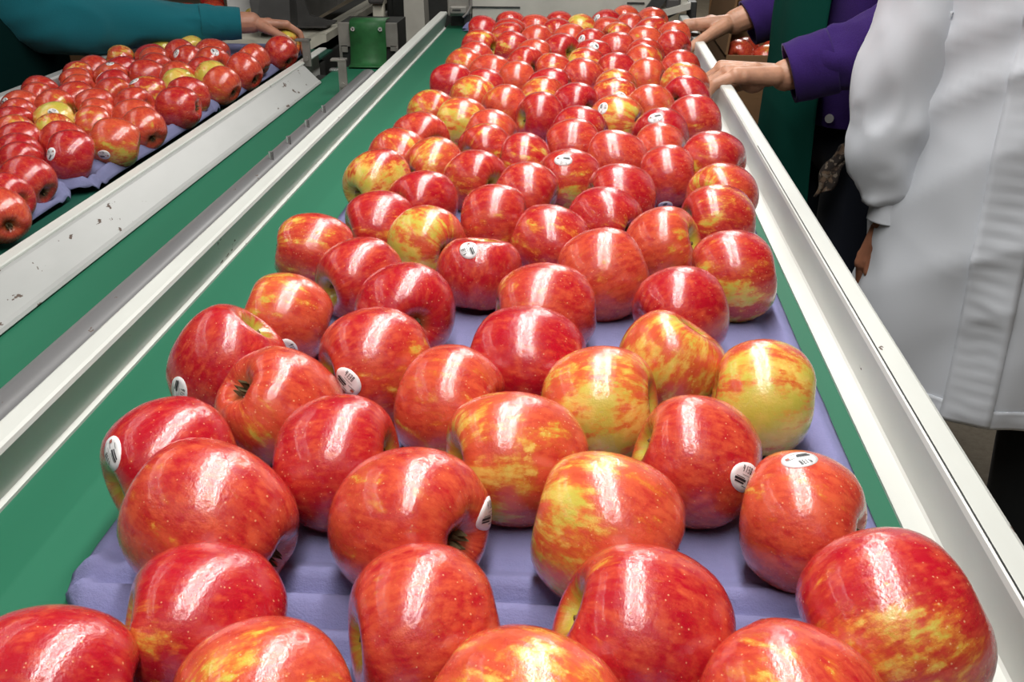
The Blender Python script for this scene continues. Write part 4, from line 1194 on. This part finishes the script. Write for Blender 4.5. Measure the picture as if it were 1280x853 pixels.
# --- the person in purple fleece and green apron
X = Xf(.505, 1.86, -90)
legs = [((.52, 1.76, .78), (.50, 1.75, .45), (.53, 1.74, .09)), ((.52, 1.95, .78), (.50, 1.97, .45), (.53, 1.98, .09))]
aL = [(.50, 1.69, 1.30), (.520, 1.612, 1.035), (.310, 1.617, .945)]
aR = [(.50, 2.03, 1.30), (.50, 2.10, 1.06), (.285, 2.072, .960)]
TP = [(1.40, .09, .065, -.02), (1.33, .165, .095, -.01), (1.18, .17, .115, -.005), (1.0, .155, .115, -.02), (.85, .165, .12, -.01), (.76, .17, .12, 0)]
pp = person('person in purple fleece and green apron, both hands resting on the side rail', X, (.505, 1.86, 0), M_FLESH,
            [(aL, [.050, .042, .028]), (aR, [.050, .042, .028])],
            [dict(h=dict(wrist=(.309, 1.617, .946), fwd=(-1, -.02, .05), pn=(0, 0, -1), thumb=(0, 1, 0), curl=[(.80, .70, .30), (.62, .72, .30), (.55, .70, .3), (.40, .62, .28)], tcurl=.25, k=1.1, spread=.17), arm=(.42, 1.613, .988), r=.031),
             dict(h=dict(wrist=(.287, 2.070, .966), fwd=(-.93, .16, -.10), pn=(-.1, -.12, -1), thumb=(-.1, -1, -.45), curl=[(.22, .30, .2), (.25, .35, .2), (.3, .4, .25), (.35, .4, .25)], tcurl=.12, spread=.13, k=1.06), arm=(.41, 2.088, 1.015), r=.032)],
            (.46, 1.86, 1.56), legs, None, TP)
CP = [(1.40, .085, .075, -.02), (1.37, .150, .095, -.015), (1.30, .185, .120, -.01), (1.16, .190, .135, -.005), (1.0, .180, .135, -.01), (.90, .186, .138, -.005), (.845, .190, .140, 0)]
fold = lambda t, z, u: .007 * noise.noise(Vector((math.cos(t) * 2.2, math.sin(t) * 2.2, z * 6))) + .004 * noise.noise(Vector((math.cos(t) * 5, math.sin(t) * 5, z * 14)))
jk = garment('jacket', loft(CP, None, 72, 0, fold), M_PURPLE, pp, X)
sleeve('sleeve', [(.50, 1.79, 1.315), (.50, 1.69, 1.295), (.515, 1.645, 1.17), (.523, 1.612, 1.05), (.47, 1.609, 1.008), (.405, 1.612, .980), (.340, 1.616, .958)], [.050, .080, .074, .070, .058, .050, .046], M_PURPLE, jk, .0075, 6, .4)
sleeve('cuff', [(.378, 1.614, .970), (.345, 1.616, .959), (.314, 1.617, .949)], [.051, .050, .047], M_PURPLE, jk, .0015, 2, .3, 12, thick=.006)
sleeve('sleeve', [(.50, 1.93, 1.315), (.50, 2.03, 1.295), (.51, 2.07, 1.18), (.50, 2.10, 1.075), (.45, 2.095, 1.035), (.39, 2.085, 1.000), (.325, 2.075, .969)], [.050, .080, .074, .072, .060, .050, .044], M_PURPLE, jk, .0075, 6, 1.9)
sleeve('cuff', [(.365, 2.08, .988), (.338, 2.076, .975), (.312, 2.073, .963)], [.049, .048, .045], M_PURPLE, jk, .0015, 2, .7, 12, thick=.006)
AP = [(1.30, .185, .130, -.01), (1.16, .195, .145, -.012), (1.02, .190, .152, -.016), (.92, .195, .156, -.014), (.80, .205, .160, -.012), (.66, .210, .160, -.008), (.52, .215, .158, 0)]
afold = lambda t, z, u: .011 * math.sin(t * 9 + 2 * math.sin(z * 5)) * max(.1, (.95 - z) * 1.4) + .006 * noise.noise(Vector((t * 2, z * 5, 3)))
ap = garment('apron', loft(AP, (math.pi * 1.22, math.pi * 1.78), 60, .006, afold), M_APRON, pp, X, .002)
trousers('jeans', legs, X @ V(0, .01, .82), M_JEAN, pp, X)
shoes(legs, X, pp)
g = G(); g.tube([(.412, 1.712, .860), (.404, 1.694, .862)], .0075, 16); put(g.obj('snap_button', M_SCREW), jk)
v = []; f = []
for j in range(19):
    t = j / 18
    for i in range(6):
        q = i / 5 - .5; w = .036 * (1 - .35 * abs(t - .35))
        v.append((.432 - .035 * t + q * w + .003 * math.sin(t * 9), 1.659 - .004 * math.sin(q * 8 + t * 6) - .006 * t, .832 - .085 * t + .012 * q))
for j in range(18):
    for i in range(5): f.append((j * 6 + i, j * 6 + i + 1, (j + 1) * 6 + i + 1, (j + 1) * 6 + i))
o = pyd('kerchief', v, f, M_CAMO, None, True); md = o.modifiers.new('t', 'SOLIDIFY'); md.thickness = .004; put(o, pp)

# --- the person in the teal sleeve and dark apron
X = Xf(-1.365, 2.17, 90)
legs = [((-1.38, 2.07, .78), (-1.36, 2.07, .45), (-1.39, 2.07, .09)), ((-1.38, 2.27, .78), (-1.36, 2.27, .45), (-1.39, 2.27, .09))]
aR = [(-1.34, 2.0, 1.28), (-1.20, 2.15, .955), (-.815, 2.388, .908)]
aL = [(-1.35, 2.34, 1.30), (-1.33, 2.44, 1.05), (-1.17, 2.47, .93)]
tp = person('person in teal sleeves and dark green apron reaching over the left belt for an apple', X, (-1.365, 2.17, 0), M_FLESH3,
            [(aR, [.050, .040, .028]), (aL, [.050, .040, .028])],
            [dict(h=dict(wrist=(-.797, 2.394, .910), fwd=(.74, .52, -.12), pn=(.2, 0, -1), thumb=(0, -1, -.2), curl=[(.5, .7, .4), (.5, .7, .4), (.55, .7, .4), (.6, .7, .4)], tcurl=.2, spread=.16, k=.9), arm=(-.90, 2.35, .913), r=.030),
             dict(h=dict(wrist=(-1.17, 2.47, .93), fwd=(1, 0, -.2), pn=(0, 0, -1), thumb=(0, -1, 0), curl=[(.3, .4, .3)] * 4), arm=(-1.27, 2.47, .99))],
            (-1.30, 2.17, 1.56), legs, None, TP)
jk = garment('shirt', loft(CP, None, 72, 0, fold), M_TEAL, tp, X)
sleeve('sleeve', [(-1.355, 2.10, 1.305), (-1.34, 2.0, 1.275), (-1.29, 2.06, 1.13), (-1.22, 2.13, .985), (-1.14, 2.19, .940), (-1.03, 2.28, .922), (-.90, 2.352, .912), (-.835, 2.380, .909)], [.050, .085, .084, .083, .076, .058, .041, .034], M_TEAL, jk, .006, 7, .4, nv=120)
sleeve('cuff', [(-.905, 2.350, .913), (-.865, 2.368, .911), (-.820, 2.386, .909)], [.0425, .0395, .036], M_TEAL, jk, .001, 3, .2, 16, thick=.004)
sleeve('sleeve', [(-1.36, 2.24, 1.315), (-1.35, 2.34, 1.295), (-1.34, 2.40, 1.17), (-1.33, 2.44, 1.06), (-1.28, 2.47, .99), (-1.20, 2.47, .95)], [.050, .080, .074, .068, .055, .045], M_TEAL, jk, .006, 6, 1.9)
garment('apron', loft(AP, (math.pi * 1.08, math.pi * 1.92), 60, .006, afold), M_APROND, tp, X, .002)
trousers('trousers', legs, X @ V(0, .01, .82), M_TROUSER, tp, X)
shoes(legs, X, tp)
